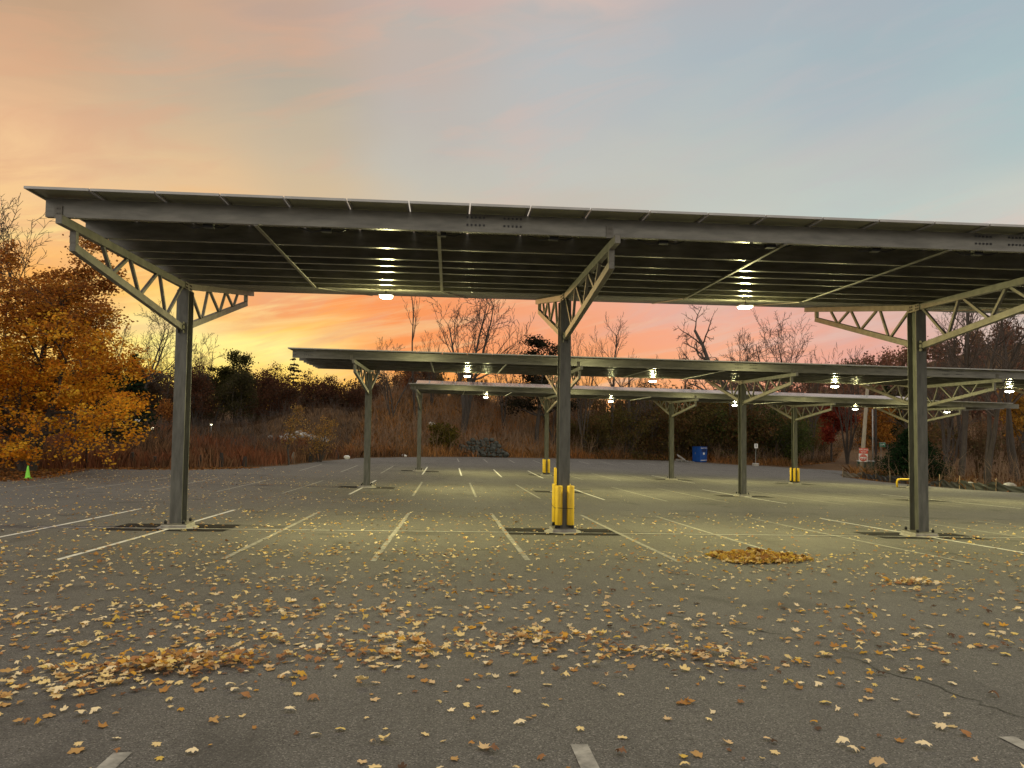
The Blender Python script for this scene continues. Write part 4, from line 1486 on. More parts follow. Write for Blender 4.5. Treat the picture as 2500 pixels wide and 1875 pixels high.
# thicket of shrubs along the back right edge
TH = [(17.5, 95.5, 5.0), (19.8, 96.6, 5.6), (22.4, 97.5, 6.2), (25.2, 98.8, 6.8), (28.2, 100.2, 7.2), (31.0, 100.5, 6.4), (33.8, 99.6, 7.0), (36.4, 98.0, 7.4), (39.2, 99.2, 7.8), (41.6, 100.5, 8.0), (43.4, 99.4, 6.8), (45.6, 100.6, 6.6), (29.6, 104.5, 8.5), (35.4, 105.0, 9.2), (41.0, 107.0, 9.0), (24.0, 104, 7.6)]
TH += [(56, 120, 5.0), (60, 128, 5.5), (66, 138, 6.0), (72, 150, 6.5), (81, 161, 7), (78, 112, 4.5), (84, 125, 5.5), (90, 138, 6), (53, 113, 4.6), (88, 158, 7), (96, 150, 6.5), (66, 131, 4.5)]
thp = []
for i, cols in enumerate(([(0.11, 0.090, 0.028), (0.085, 0.072, 0.024), (0.13, 0.085, 0.034)], [(0.13, 0.072, 0.03), (0.10, 0.06, 0.026), (0.09, 0.07, 0.026)], [(0.055, 0.07, 0.022), (0.075, 0.085, 0.025), (0.048, 0.056, 0.02)])):
    thp.append(leafy_meshes(90 + i, 5200, 0.24, cols, spread=0.55, h=7.0, r0=0.09, stems=((0, 0), (-0.3, 0.1), (0.3, 0), (0.1, 0.3)), clear=0.1, kids=(7, 5, 4), ratio=(0.5, 0.5, 0.45), ang=(45, 45, 45), up=0.02, wob=0.16, minr=0.014))
for i, (x, y, h) in enumerate(TH):
    far_side = x > 50
    t_, c_, b_ = thp[2 if 38 < x < 50 and i % 3 else (i % 2)]
    green = 38 < x < 50 and i % 3
    place('shrub', [('trunk', t_), ('crown', c_), ('branches', b_)], (x, y, Tz(x, y)), 'tangled brown shrub beside the far bend of the access road' if far_side else 'tangled brown olive shrub in the thicket along the back of the lot' if not green else 'dark green shrub at the road end of the thicket', 'shrub', 'brown shrubs along the access road' if far_side else 'brown olive shrubs of the back thicket' if not green else 'dark green shrubs of the thicket', i * 1.7, h / 7.0)


# conifers: whorls of boughs carrying needle blades
def conifer(seed, h, w, r0, nw, per, col, ragged=0.25, bare=0.06, needles=26, nl=0.35):
    rng = np.random.default_rng(seed)
    tr = seg_mesh('trunk', [(np.array([0, 0, h * a]), np.array([0, 0, h * b_]), r0 * (1 - a) + 0.02, r0 * (1 - b_) + 0.02) for a, b_ in zip(np.linspace(-0.02, 0.9, 7), np.linspace(0.13, 1.0, 7))], 7, bark)
    C_, seg = [], []
    for i in range(nw):
        u = bare + (1 - bare) * (i + rng.uniform(-0.3, 0.3)) / nw
        z = h * min(0.985, u)
        L0 = w * (1 - u) ** 0.8 + 0.12 * w * 0.3
        for k in range(per):
            a = rng.random() * 6.283
            L = L0 * rng.uniform(1 - ragged, 1 + ragged)
            d = np.array([math.cos(a), math.sin(a), rng.uniform(-0.25, 0.2)])
            e = np.array([0, 0, z]) + d * L
            seg.append((np.array([0, 0, z]), e, 0.03, 0.01))
            s_ = rng.random(needles) ** 0.7
            p = np.array([0, 0, z]) + d * L * s_[:, None]
            p = p + rng.normal(0, 0.10 * L + 0.05, (needles, 3)) * np.array([1, 1, 0.5])
            C_.append(p)
    cent = np.concatenate(C_)
    V, Fq, cc = leaf_quads(cent, nl, rng, np.asarray(col)[rng.integers(0, len(col), len(cent))], 0.3, flat=0.3)
    return [('trunk', tr), ('crown', np_mesh('crown', V, Fq, leafmat, cc)), ('branches', seg_mesh('branches', seg, 3, bark))]


EV = [(0.022, 0.034, 0.016), (0.030, 0.045, 0.018), (0.016, 0.025, 0.013)]
cd = leafy_meshes(101, 6500, 0.24, [(0.035, 0.03, 0.018), (0.026, 0.024, 0.015)], spread=0.42, h=12.6, r0=0.24, stems=((0.01, 0),), clear=0.3, kids=(15, 5, 3), ratio=(0.3, 0.45, 0.4), ang=(72, 45, 40), up=0.08, wob=0.05, minr=0.02)
place('cedar_tree', [('trunk', cd[0]), ('crown', cd[1]), ('branches', cd[2])], (10.9, 95, Tz(10.9, 95)), 'dark ragged cedar beside the middle front column', 'tree', None, 0, (1.35, 1.35, 1.0))
place('conifer', conifer(102, 13.0, 3.4, 0.25, 22, 7, EV, 0.25, 0.1, 24, 0.5), (88.9, 150, Tz(88.9, 150) + 0.5), 'small dark conifer on the skyline left of the right column', 'tree')
place('pine_tree', conifer(103, 11.5, 3.4, 0.2, 17, 6, [(0.03, 0.026, 0.016), (0.024, 0.022, 0.014)], 0.3, 0.12, 12, 0.35), (-23.8, 120, Tz(-23.8, 120) - 0.2), 'spiky thin pine on the left skyline before the glow', 'tree')
place('spruce_tree', conifer(104, 7.6, 2.1, 0.18, 22, 8, [(0.016, 0.028, 0.016), (0.022, 0.036, 0.018)], 0.3, 0.08, 22, 0.28), (-27.3, 69, Tz(-27.3, 69)), 'dark green spruce just right of the golden maple', 'tree')
place('spruce_tree', conifer(105, 6.2, 2.4, 0.18, 18, 8, [(0.028, 0.034, 0.014), (0.035, 0.042, 0.018)], 0.3, 0.08, 22, 0.28), (-25.4, 60, Tz(-25.4, 60)), 'dull olive spruce low behind the maple trunk', 'tree')
place('evergreen_bush', conifer(106, 5.0, 3.3, 0.15, 28, 14, [(0.016, 0.036, 0.014), (0.022, 0.046, 0.018), (0.012, 0.026, 0.012)], 0.25, 0.0, 64, 0.2), (44.9, 71.5, Tz(44.9, 71.5)), 'full dark evergreen behind the silt fence at the right column', 'evergreen')


# ------------------------------------------------------------------ woods behind, one by one on the left skyline
WOODC = [[(0.085, 0.055, 0.034), (0.065, 0.044, 0.028), (0.105, 0.062, 0.036)], [(0.055, 0.05, 0.025), (0.072, 0.062, 0.028)], [(0.12, 0.054, 0.032), (0.085, 0.046, 0.028)]]
wp = [leafy_meshes(120 + i, 5200, 0.26, WOODC[i], spread=0.55, h=9.0, r0=0.16, stems=((0, 0), (0.15, 0.1)), clear=0.2, kids=(8, 5, 3), ratio=(0.48, 0.5, 0.45), ang=(50, 46, 45), up=0.05, wob=0.12, minr=0.03) for i in range(3)]
rw = np.random.default_rng(9)
wl = [(-47, 92, 8.8), (-43.5, 99, 9.4), (-41.0, 93, 8.2), (-39.2, 105, 8.6), (-36.8, 96, 7.6), (-34.0, 108, 8.4), (-30.6, 96, 8.6), (-28.0, 106, 9.4), (-26.4, 98, 8.0), (-24.6, 110, 9.6), (-22.0, 104, 7.4), (-20.2, 116, 9.4), (-17.8, 118, 8.6), (-15.6, 122, 8.4), (-13.0, 117, 8.6), (-10.8, 112, 7.4), (-8.6, 116, 8.0), (-50, 80, 8.0), (-44, 82, 7.4), (-40, 86, 7.0), (-5.2, 112, 7.2), (-12.4, 124, 9.2)]
for i, (x, y, h) in enumerate(wl):
    k = int(rw.integers(0, 3))
    t_, c_, b_ = wp[k]
    lab = ('brown twiggy tree in the dim wood left of the mound', 'dark olive tree in the dim wood left of the mound', 'rusty red brown tree in the dim wood left of the mound')[k]
    place('woodland_tree', [('trunk', t_), ('crown', c_), ('branches', b_)], (x, y, Tz(x, y) - 0.3), lab, 'tree', ('brown trees of the left wood', 'olive trees of the left wood', 'rusty trees of the left wood')[k], i * 2.1, h / 9.0 * 0.86)


def woods(name, label, box, n, hr, cols, seed, per=170, size=0.7, stems=True):
    rng = np.random.default_rng(seed)
    xs = rng.uniform(box[0], box[1], n)
    ys = rng.uniform(box[2], box[3], n)
    keep = outside(xs, ys) > 4
    xs, ys = xs[keep], ys[keep]
    zs = T(xs, ys)
    hs = rng.uniform(*hr, len(xs))
    VV, FF, CC, k = [], [], [], 0
    cols = np.asarray(cols, float)
    for x, y, z, h in zip(xs, ys, zs, hs):
        u = rng.normal(0, 1, (per, 3))
        u /= np.linalg.norm(u, axis=1, keepdims=True)
        u *= (rng.random((per, 1)) ** 0.4)
        lob = 1 + 0.35 * np.sin(u[:, :1] * 5 + x) * np.cos(u[:, 1:2] * 4 + y)
        c = np.array([x, y, z + h * 0.56]) + u * lob * np.array([h * 0.26, h * 0.26, h * 0.44])
        V, Fq, cc = leaf_quads(c, size, rng, cols[rng.integers(0, len(cols))] * rng.uniform(0.75, 1.25), 0.35)
        VV.append(V); FF.append(Fq + k); CC.append(cc)
        k += len(V)
        if stems:
            m_ = 9
            a = np.array([x, y, z]) + rng.normal(0, 0.5, (m_, 3)) * np.array([1, 1, 0])
            e = a + np.stack([rng.normal(0, h * 0.14, m_), rng.normal(0, h * 0.14, m_), h * rng.uniform(0.7, 1.05, m_)], 1)
            V, Fq = tubes(a, e, np.full(m_, 0.07), np.full(m_, 0.02), 3)
            VV.append(V); FF.append(Fq + k); CC.append(np.tile(cols[0] * 0.9, (len(V), 1)))
            k += len(V)
    me = np_mesh(name, np.concatenate(VV), np.concatenate(FF), leafmat, np.concatenate(CC))
    tag(link(name, me), label, 'woods', kind='stuff')


woods('distant_woods', 'dim brown woods behind the mound and the left bank', (-110, -2, 112, 180), 190, (5.5, 8.2), [(0.10, 0.066, 0.042), (0.08, 0.064, 0.036), (0.125, 0.068, 0.038)], 1, 220, 0.5)
woods('bank_woods', 'brown scrubby woods along the top of the bank', (-8, 52, 101, 128), 120, (2.4, 4.6), [(0.15, 0.085, 0.045), (0.18, 0.09, 0.042), (0.12, 0.09, 0.04)], 2, 150, 0.3)
woods('hill_woods', 'reddish brown woods covering the hill on the right', (95, 340, 170, 330), 520, (8, 12), [(0.20, 0.105, 0.072), (0.17, 0.10, 0.066), (0.22, 0.11, 0.072), (0.14, 0.095, 0.06)], 3, 110, 1.0)
woods('roadside_woods', 'mixed brown woods on the right beyond the access road', (48, 130, 66, 165), 200, (3.2, 6.2), [(0.14, 0.088, 0.05), (0.17, 0.092, 0.045), (0.11, 0.08, 0.042)], 4, 130, 0.32)


# ------------------------------------------------------------------ grass and brush
def blades(name, label, n, region, hr, wr, cols, seed, dmin=0.4, lean=0.35, accept=None):
    rng = np.random.default_rng(seed)
    x = rng.uniform(region[0], region[1], n)
    y = rng.uniform(region[2], region[3], n)
    d = outside(x, y)
    k = d > dmin
    if accept is not None:
        k &= accept(x, y, rng)
    x, y = x[k], y[k]
    z = T(x, y)
    n = len(x)
    h = rng.uniform(*hr, n) * (0.75 + 0.5 * np.sin(x * 0.6 + 2 * np.sin(y * 0.35)) ** 2)
    w = rng.uniform(*wr, n)
    a = rng.random(n) * 6.283
    lx, ly = rng.normal(0, lean, n) * h, rng.normal(0, lean, n) * h
    B = np.stack([x, y, z - 0.05], 1)
    s = np.stack([np.cos(a) * w, np.sin(a) * w, np.zeros(n)], 1)
    mid = B + np.stack([lx * 0.35, ly * 0.35, h * 0.6], 1)
    tip = B + np.stack([lx, ly, h], 1)
    V = np.stack([B - s, B + s, mid + s * 0.8, tip, mid - s * 0.8], 1).reshape(-1, 3)
    i = np.arange(n) * 5
    Fq = np.stack([i, i + 1, i + 2, i + 3, i + 4], 1)
    cols = np.asarray(cols, float)
    # patches of tint
    f = (np.sin(x * 0.45 + 1.7 * np.sin(y * 0.3)) * 0.5 + 0.5) * (len(cols) - 1)
    ci = np.clip((f + rng.normal(0, 0.6, n)).round().astype(int), 0, len(cols) - 1)
    c = cols[ci] * rng.uniform(0.6, 1.4, (n, 1))
    me = np_mesh(name, V, Fq, grassmat, np.repeat(c, 5, 0))
    tag(link(name, me), label, 'grass', kind='stuff')


blades('dry_grass', 'tall reddish dry grass on the field left of the lot', 60000, (-46, -6, 44, 86), (0.5, 1.25), (0.012, 0.03), [(0.24, 0.095, 0.048), (0.20, 0.095, 0.052), (0.14, 0.08, 0.045), (0.26, 0.14, 0.075), (0.12, 0.075, 0.045)], 5, 0.5, 0.25, lambda x, y, r: r.random(len(x)) < np.clip((82 - y - 3 * np.sin(x * 0.5)) / 14, 0, 1))
blades('mound_grass', 'short dull brown grass on the mound behind the red field', 42000, (-50, -4, 68, 116), (0.25, 0.7), (0.012, 0.028), [(0.10, 0.062, 0.038), (0.075, 0.05, 0.032), (0.13, 0.075, 0.042)], 15, 0.5, 0.4)
blades('bank_grass', 'orange brown weeds covering the bank behind the lot', 70000, (-10, 48, 72, 108), (0.4, 1.2), (0.012, 0.03), [(0.40, 0.20, 0.07), (0.27, 0.145, 0.06), (0.20, 0.12, 0.06), (0.36, 0.16, 0.055)], 6, 0.9, 0.4)
blades('roadside_grass', 'brown weeds and litter behind the silt fence', 75000, (39, 115, 30, 170), (0.2, 0.8), (0.012, 0.03), [(0.22, 0.11, 0.045), (0.14, 0.08, 0.04), (0.10, 0.065, 0.035)], 7, 0.6, 0.5)


def brush(name, label, n, region, hr, mt, seed, dmin=1.5, accept=None):
    rng = np.random.default_rng(seed)
    x = rng.uniform(region[0], region[1], n)
    y = rng.uniform(region[2], region[3], n)
    k = outside(x, y) > dmin
    x, y = x[k], y[k]
    n = len(x)
    z = T(x, y)
    h = rng.uniform(*hr, n)
    B = np.stack([x, y, z - 0.1], 1)
    d1 = np.stack([rng.normal(0, 0.22, n), rng.normal(0, 0.22, n), np.ones(n)], 1)
    m1 = B + d1 * h[:, None] * 0.55
    t1 = m1 + (d1 + rng.normal(0, 0.35, (n, 3))) * h[:, None] * 0.42
    P0, P1, R0, R1 = [B, m1], [m1, t1], [0.022 * np.ones(n), 0.016 * np.ones(n)], [0.016 * np.ones(n), 0.008 * np.ones(n)]
    for _ in range(5):
        u = rng.uniform(0.25, 1.0, (n, 1))
        s = B + (m1 - B) * u
        e = s + (d1 * 0.6 + rng.normal(0, 0.55, (n, 3))) * h[:, None] * 0.32
        P0.append(s); P1.append(e); R0.append(np.full(n, 0.013)); R1.append(np.full(n, 0.006))
    V, Fq = tubes(np.concatenate(P0), np.concatenate(P1), np.concatenate(R0), np.concatenate(R1), 3)
    tag(link(name, np_mesh(name, V, Fq, mt)), label, 'brush', kind='stuff')


brush('bank_brush', 'tangle of thin brown brush on the bank', 5200, (-9, 47, 74, 116), (1.0, 3.6), twig_pale, 8)
brush('field_brush', 'scattered bare brush on the mound and field', 1500, (-46, -8, 56, 112), (0.8, 2.2), twig, 9)
brush('wood_brush', 'thin leafless undergrowth in the right hand wood', 5200, (41, 112, 50, 165), (0.8, 3.6), twig_pale, 10, 2.0)

# far street lamps glowing through the left wood
for (x, y, za, s, lab) in ((-31.2, 84, -1.2, 0.30, 'largest glowing lamp before the left wood, warm and low over the grass'), (-29.7, 84, -1.7, 0.13, 'small warm lamp just left of the first column, beside the orange bush'), (-35.3, 84, -1.85, 0.12, 'small white lamp at the foot of the dark spruce'), (-25.1, 84, -0.73, 0.10, 'tiny lamp before the dark wood right of the first column')):
    z = Tz(x, y)
    hh = za - z
    r = empty('site_lamp', (x, y, z), lab, 'lamp')
    b = MB()
    b.tube([(0, 0, -0.2), (0, 0, hh - s * 0.5)], 0.05, 6)
    b.obj('pole', grey_metal, r)
    b = MB()
    b.lathe([(s * 0.3, -s * 0.5), (s, -s * 0.2), (s * 0.9, s * 0.3), (s * 0.3, s * 0.55)], 10)
    b.obj('lamp_head', farlens, r, loc=(0, 0, hh))

# pale guard rail far left
b = MB()
r = empty('guard_rail', (-34, 74, Tz(-34, 74)), 'pale metal guard rail behind the maple on the left', 'guard rail')
b.bar((0, 0, 1.05), (5.0, 1.5, 1.0), 0.05, 0.25)
b.obj('rail', white_m, r)
for u in (0.2, 2.4, 4.6):
    b = MB()
    b.box(u - 0.05, u + 0.05, 0.06 + u * 0.3, 0.16 + u * 0.3, -0.4, 1.1)
    b.obj('post', grey_metal, r)


# ------------------------------------------------------------------ fallen leaves
def leaf_proto(seed, full=True):
    """one curled maple leaf, unit radius, flat normal up"""
    rng = np.random.default_rng(seed)
    lobe = rng.uniform(0.72, 1.12, 5)
    half = [(90, 1.0), (80, 0.74), (72, 0.76), (64, 0.54), (52, 0.76), (40, 0.96), (30, 0.76), (20, 0.70), (6, 0.52), (-8, 0.62), (-24, 0.66), (-48, 0.46), (-78, 0.30)] if full else [(90, 1.0), (64, 0.55), (40, 0.95), (8, 0.52), (-20, 0.66), (-60, 0.38)]
    pts = [(a, r) for a, r in half] + [(180 - a, r) for a, r in half[::-1] if a != 90]
    lw = lambda a: lobe[int(((a + 100) % 360) // 62) % 5]
    P = np.array([(math.cos(math.radians(a)) * r * lw(a) * rng.uniform(0.86, 1.1), math.sin(math.radians(a)) * r * lw(a) * rng.uniform(0.86, 1.1)) for a, r in pts])
    n = len(P)
    if full:
        V2 = np.concatenate([[(0, 0)], P * 0.5, P])
        Fc = [(0, 1 + i, 1 + (i + 1) % n) for i in range(n)]
        for i in range(n):
            j = (i + 1) % n
            Fc += [(1 + i, 1 + n + i, 1 + n + j), (1 + i, 1 + n + j, 1 + j)]
    else:
        V2 = np.concatenate([[(0, 0)], P])
        Fc = [(0, 1 + i, 1 + (i + 1) % n) for i in range(n)]
    x, y = V2[:, 0], V2[:, 1]
    r2 = x * x + y * y
    sgn = 1 if rng.random() < 0.22 else -1
    z = sgn * rng.uniform(0.08, 0.48) * r2 + rng.uniform(-0.3, 0.3) * x * y + rng.uniform(-0.25, 0.25) * x * x + 0.14 * np.sin(7 * np.arctan2(y, x) + rng.uniform(0, 6)) * r2
    z += rng.uniform(-0.1, 0.45) * np.abs(x) * (1 if sgn > 0 else -1)          # folded along the midrib
    if rng.random() < 0.4:
        ax = rng.random() * 6.28
        e = np.clip(x * math.cos(ax) + y * math.sin(ax) - 0.3, 0, 1)
        z += 1.1 * e * e + 0.25 * e                                             # one side rolled up
        x, y = x - 0.5 * e * math.cos(ax), y - 0.5 * e * math.sin(ax)
    z -= z.min()
    return np.stack([x, y, z], 1), np.array(Fc)


NPR = 14
LP = [leaf_proto(200 + i) for i in range(NPR)]
LS = [leaf_proto(300 + i, False) for i in range(6)]
LEAFC = np.array([(0.76, 0.57, 0.27), (0.80, 0.61, 0.27), (0.50, 0.30, 0.115), (0.62, 0.33, 0.055), (0.38, 0.19, 0.08), (0.86, 0.70, 0.42), (0.23, 0.125, 0.07), (0.58, 0.34, 0.06), (0.80, 0.64, 0.38), (0.12, 0.075, 0.05), (0.66, 0.45, 0.10), (0.68, 0.48, 0.25), (0.44, 0.225, 0.07), (0.72, 0.53, 0.17)])
LOOKS = ['pale tan', 'straw yellow', 'tawny brown', 'orange gold', 'russet brown', 'cream buff', 'dark brown', 'amber', 'light beige', 'blackish brown', 'bright golden', 'dull tan', 'copper brown', 'lemon gold']
LEAFW = np.array([0.18, 0.13, 0.16, 0.06, 0.14, 0.12, 0.09, 0.04, 0.10, 0.03, 0.04, 0.12, 0.10, 0.04])
LEAFW = LEAFW / LEAFW.sum()


def leaf_points():
    rng = np.random.default_rng(77)
    pts = []

    def scatter(n, x0, x1, y0, y1, prob=None):
        x = rng.uniform(x0, x1, n)
        y = rng.uniform(y0, y1, n)
        # patchiness
        p = 0.45 + 0.55 * (np.sin(x * 1.3 + 2 * np.sin(y * 0.7)) * np.cos(y * 1.1 + 1.5 * np.sin(x * 0.6)) * 0.5 + 0.5)
        if prob is not None:
            p = p * prob(x, y)
        k = (rng.random(n) < p) & (seg_dist(x, y, LOT) < -0.1)
        pts.append(np.stack([x[k], y[k]], 1))

    def cluster(cx, cy, sx, sy, n, rot=0.0):
        q = rng.normal(0, 1, (n, 2)) * np.array([sx, sy])
        c_, s_ = math.cos(rot), math.sin(rot)
        pts.append(np.stack([cx + q[:, 0] * c_ - q[:, 1] * s_, cy + q[:, 0] * s_ + q[:, 1] * c_], 1))
    scatter(420, -3.5, 4.5, 3.0, 6.3, lambda x, y: 0.9)
    scatter(2100, -6, 8, 6.0, 9.5, lambda x, y: np.where(x < 3, 1.0, 0.55))
    scatter(3600, -10, 12, 9.0, 15, lambda x, y: np.where(x < 1, 1.0, 0.6))
    scatter(4600, -16, 18, 14, 24, lambda x, y: np.where(x < 3, 1.0, 0.5))
    scatter(3600, -20, 16, 23, 40, lambda x, y: np.clip(0.9 - (x + 10) / 22, 0.06, 1))
    scatter(2200, -20, 0, 36, 52, lambda x, y: np.clip(0.8 - (x + 16) / 16, 0.04, 1))
    scatter(1300, -15, -4, 2.5, 9, lambda x, y: 0.6)
    scatter(800, 5, 15, 2.5, 9, lambda x, y: 0.5)
    # windrows
    for cx, cy, sx, sy, n in ((-2.45, 6.72, 0.40, 0.10, 330), (-2.1, 6.95, 0.28, 0.08, 200), (-2.95, 6.35, 0.4, 0.2, 90), (-3.0, 5.9, 0.4, 0.2, 40), (-3.6, 7.7, 0.6, 0.2, 60), (-1.8, 8.0, 0.5, 0.15, 60), (-1.15, 7.6, 0.45, 0.16, 90), (-0.7, 7.2, 0.4, 0.13, 70), (-0.3, 7.5, 0.4, 0.2, 60), (0.13, 7.3, 0.35, 0.14, 80), (0.85, 7.75, 0.3, 0.12, 110), (1.35, 7.7, 0.35, 0.12, 90), (1.8, 7.2, 0.3, 0.1, 100), (2.3, 7.05, 0.3, 0.1, 90), (2.6, 6.8, 0.25, 0.1, 50), (-2.6, 9.0, 0.9, 0.25, 110), (-3.7, 9.4, 0.9, 0.3, 100), (-2.2, 11.0, 0.5, 0.2, 60), (0, 10.6, 0.6, 0.2, 50), (4.5, 7.7, 0.6, 0.2, 40), (5.2, 7.2, 0.4, 0.15, 30), (1.5, 10.4, 0.5, 0.2, 40), (-6, 12, 1.5, 0.5, 120), (-2.3, 14.5, 1.2, 0.5, 100), (6.9, 10.6, 0.6, 0.2, 30), (3.4, 5.2, 0.1, 0.08, 8), (1.7, 5.6, 0.1, 0.06, 6), (-8, 29, 2.5, 0.8, 260), (-2.8, 28.5, 1.2, 0.5, 160), (-13, 41, 3, 1, 260), (-9, 38, 1.5, 0.5, 140), (8.5, 24.5, 2, 0.5, 90), (5.7, 13.9, 1.15, 0.7, 260), (7.0, 11.2, 0.7, 0.35, 70)):
        cluster(cx, cy, sx * 1.05, sy * 1.5, int(n * 0.72), 0.05)
    P = np.concatenate(pts)
    # keep the leaves out of the footings
    for K in (K1, K2, K3):
        for xc in K['cols']:
            P = P[~((abs(P[:, 0] - xc) < 0.36) & (abs(P[:, 1] - K['yc']) < 0.4))]
    return P, rng


LEAFP, lrng = leaf_points()
nL = len(LEAFP)
l_kind = lrng.choice(NPR, nL, p=LEAFW)
heaped = ((LEAFP[:, 0] + 2.3) / 0.8) ** 2 + ((LEAFP[:, 1] - 6.8) / 0.3) ** 2 < 1
l_kind = np.where(heaped & (lrng.random(nL) < 0.45), lrng.choice([3, 4, 12, 2, 6], nL), l_kind)   # the damp rusty heap
l_size = lrng.choice([0.03, 0.04, 0.048, 0.056, 0.064, 0.076], nL) * lrng.uniform(0.78, 1.02, nL) * np.where(l_kind == 6, 0.8, 1.0)
l_rot = lrng.random(nL) * 6.283
l_tx, l_ty = lrng.normal(0, 0.10, nL), lrng.normal(0, 0.10, nL)
depth = LEAFP @ F_[:2]
px = np.stack([LEAFP[:, 0], LEAFP[:, 1], g(LEAFP[:, 0], LEAFP[:, 1])], 1)
sxp = 1250 + 1878 * (px @ CR) / (px @ F_)
syp = 937.5 - 1878 * (px @ CU) / (px @ F_)
inview = (sxp > 5) & (sxp < 2495) & (syp < 1868) & (depth > 1)
rank = np.where(inview, l_size / depth, -1)
order = np.argsort(-rank)
IND = set(order[:295].tolist())
# stack order: leaves in a heap sit on those placed before them
cell = {}
l_up = np.zeros(nL)
for i in range(nL):
    if LEAFP[i, 1] < 16:
        c_ = (int(LEAFP[i, 0] / 0.11), int(LEAFP[i, 1] / 0.11))
        l_up[i] = min(0.07, 0.014 * cell.get(c_, 0))
        cell[c_] = cell.get(c_, 0) + 1
lmesh = []
for k in range(NPR):
    V, Fc = LP[k]
    rr_ = np.random.default_rng(k)
    r2 = np.clip((V[:, 0] ** 2 + V[:, 1] ** 2), 0, 1)[:, None]
    col = LEAFC[k] * (1.08 - 0.28 * r2 * rr_.random((len(V), 1)))
    lmesh.append(np_mesh('fallen_leaf', V, Fc, litter, col))


def lz(i):
    return gz(*LEAFP[i]) + 0.006 + l_up[i]


for i in sorted(IND):
    k = int(l_kind[i])
    o = link('fallen_leaf', lmesh[k])
    o.location = (LEAFP[i, 0], LEAFP[i, 1], lz(i) + 0.35 * l_size[i] * (abs(l_tx[i]) + abs(l_ty[i])))
    o.rotation_euler = (l_tx[i] - 0.04, l_ty[i], l_rot[i])
    o.scale = (l_size[i],) * 3
    tag(o, '%s maple leaf with curled lobes lying on the asphalt in the foreground' % LOOKS[k], 'leaf', '%s leaves on the foreground asphalt' % LOOKS[k])


def bulk_leaves(idx, protos):
    VV, FF, CC, k = [], [], [], 0
    gl = g(LEAFP[:, 0], LEAFP[:, 1])
    for q in range(len(protos)):
        s_ = np.array([i for i in idx if i % len(protos) == q], int)
        if not len(s_):
            continue
        V, Fc = protos[q]
        c_, s2 = np.cos(l_rot[s_])[:, None], np.sin(l_rot[s_])[:, None]
        sz = l_size[s_][:, None]
        x, y = V[None, :, 0] * c_ - V[None, :, 1] * s2, V[None, :, 0] * s2 + V[None, :, 1] * c_
        z = V[None, :, 2] + (x * l_tx[s_][:, None] + y * l_ty[s_][:, None]) + 0.35 * (abs(l_tx[s_]) + abs(l_ty[s_]))[:, None]
        W_ = np.stack([LEAFP[s_, 0][:, None] + x * sz, LEAFP[s_, 1][:, None] + y * sz, (gl[s_] + 0.006 + l_up[s_])[:, None] + z * sz], 2)
        VV.append(W_.reshape(-1, 3))
        FF.append((Fc[None] + (np.arange(len(s_)) * len(V))[:, None, None]).reshape(-1, 3) + k)
        cc = LEAFC[l_kind[s_]] * np.random.default_rng(q).uniform(0.8, 1.15, (len(s_), 1))
        CC.append(np.repeat(cc, len(V), 0))
        k += len(s_) * len(V)
    return np.concatenate(VV), np.concatenate(FF), np.concatenate(CC)


near = [i for i in range(nL) if i not in IND and LEAFP[i, 1] < 11]
far_ = [i for i in range(nL) if i not in IND and LEAFP[i, 1] >= 11]
a = bulk_leaves(near, LP)
c_ = bulk_leaves(far_, LS)
me = np_mesh('fallen_leaves', np.concatenate([a[0], c_[0]]), np.concatenate([a[1], c_[1] + len(a[0])]), litter, np.concatenate([a[2], c_[2]]))
tag(link('fallen_leaves', me), 'thousands of smaller yellow brown leaves strewn over the asphalt', 'fallen leaves', kind='stuff')


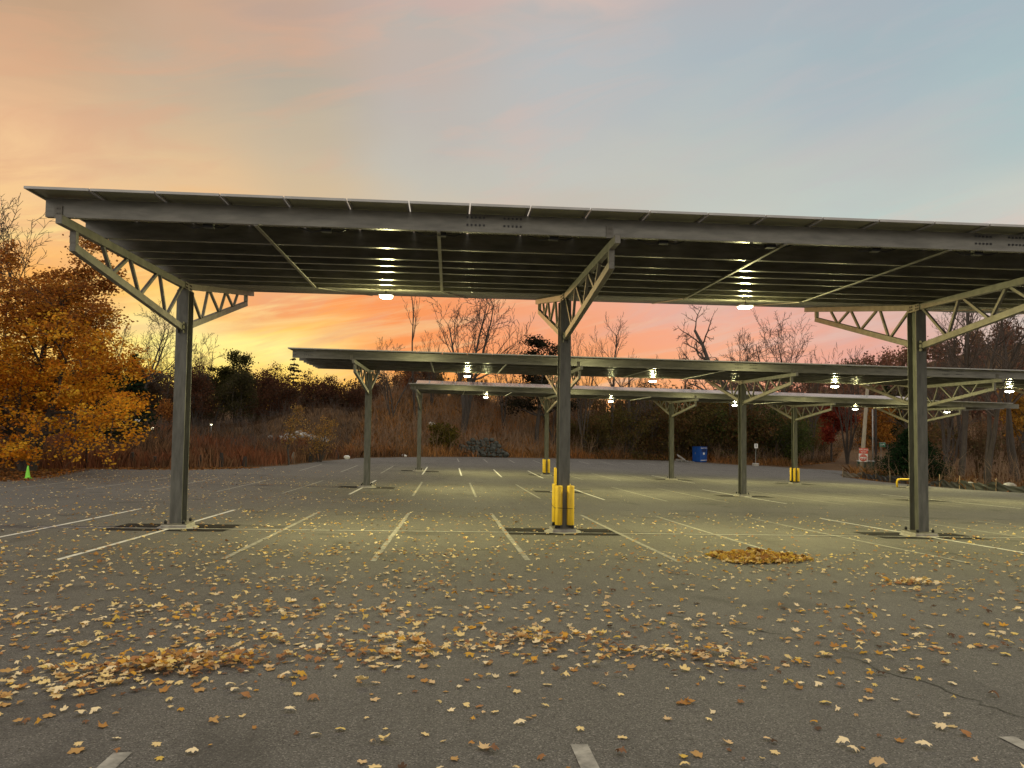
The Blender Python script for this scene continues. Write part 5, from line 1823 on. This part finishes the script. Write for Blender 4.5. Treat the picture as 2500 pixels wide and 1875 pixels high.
def heap(name, label, cx, cy, rx, ry, h, n, seed, tail=0.0, golden=True):
    rng = np.random.default_rng(seed)
    a_ = rng.random(n) * 6.283
    q = rng.random(n) ** 0.55
    x, y = q * np.cos(a_) * rx, q * np.sin(a_) * ry
    x = x + tail * np.maximum(0, x) * 0.35
    lob = 0.62 + 0.38 * np.sin(4.3 * x / rx + 0.8) * np.cos(3.1 * y / ry)
    x, y = x * (1 + 0.16 * np.sin(3 * a_ + 1)), y * (1 + 0.18 * np.sin(2 * a_ + seed))
    z0 = h * np.clip(1 - q ** 1.6, 0, 1) * lob * rng.uniform(0.35, 1.0, n)
    VV, FF, CC, k = [], [], [], 0
    pal = np.array([(0.64, 0.44, 0.08), (0.55, 0.32, 0.06), (0.74, 0.54, 0.16), (0.36, 0.18, 0.05), (0.60, 0.38, 0.07), (0.66, 0.48, 0.20), (0.28, 0.15, 0.06)]) if golden else LEAFC[:6]
    for i in range(n):
        V, Fc = LS[i % 6]
        R = Matrix.Rotation(rng.random() * 6.28, 3, 'Z') @ Matrix.Rotation(rng.normal(0, 0.6), 3, 'X') @ Matrix.Rotation(rng.random() * 6.28, 3, 'Z')
        W_ = V @ np.array(R).T * rng.uniform(0.05, 0.085)
        W_[:, 2] -= W_[:, 2].min()
        W_ += np.array([x[i], y[i], z0[i] + 0.008 + gz(cx + x[i], cy + y[i]) - gz(cx, cy)])
        VV.append(W_); FF.append(Fc + k); CC.append(np.tile(pal[rng.integers(0, len(pal))] * rng.uniform(0.8, 1.15), (len(V), 1)))
        k += len(V)
    me_ = np_mesh(name, np.concatenate(VV), np.concatenate(FF), litter, np.concatenate(CC))
    tag(link(name, me_, loc=(cx, cy, gz(cx, cy))), label, 'leaf pile')


heap('leaf_pile', 'large heaped pile of golden leaves right of the middle front column', 5.62, 13.95, 0.78, 0.75, 0.17, 1150, 1, 0.9)
heap('leaf_pile', 'small flat knot of tan leaves in front of the right column', 7.05, 11.25, 0.42, 0.26, 0.03, 60, 2, 0.0, False)


def litter_band(name, label, n, region, cond, seed):
    rng = np.random.default_rng(seed)
    x = rng.uniform(region[0], region[1], n)
    y = rng.uniform(region[2], region[3], n)
    k = cond(x, y)
    x, y = x[k], y[k]
    z = T(x, y) + rng.uniform(0.0, 0.05, len(x))
    V, Fq, cc = leaf_quads(np.stack([x, y, z], 1), 0.16 if x.mean() < 0 else 0.26, rng, np.array([(0.26, 0.11, 0.035), (0.32, 0.15, 0.05), (0.18, 0.08, 0.03)])[rng.integers(0, 3, len(x))], 0.3, flat=0.75)
    tag(link(name, np_mesh(name, V, Fq, litter, cc)), label, 'leaf litter', kind='stuff')


litter_band('leaf_litter', 'orange brown leaf litter on the verge under the maple', 26000, (-36, -12, 28, 52), lambda x, y: outside(x, y) > -0.7, 3)
litter_band('leaf_litter', 'orange brown leaf litter on the floor of the right hand wood', 70000, (39, 120, 40, 170), lambda x, y: (outside(x, y) > 0.3) & (np.sin(x * 0.35 + 1) * np.cos(y * 0.28) > -0.45), 4)
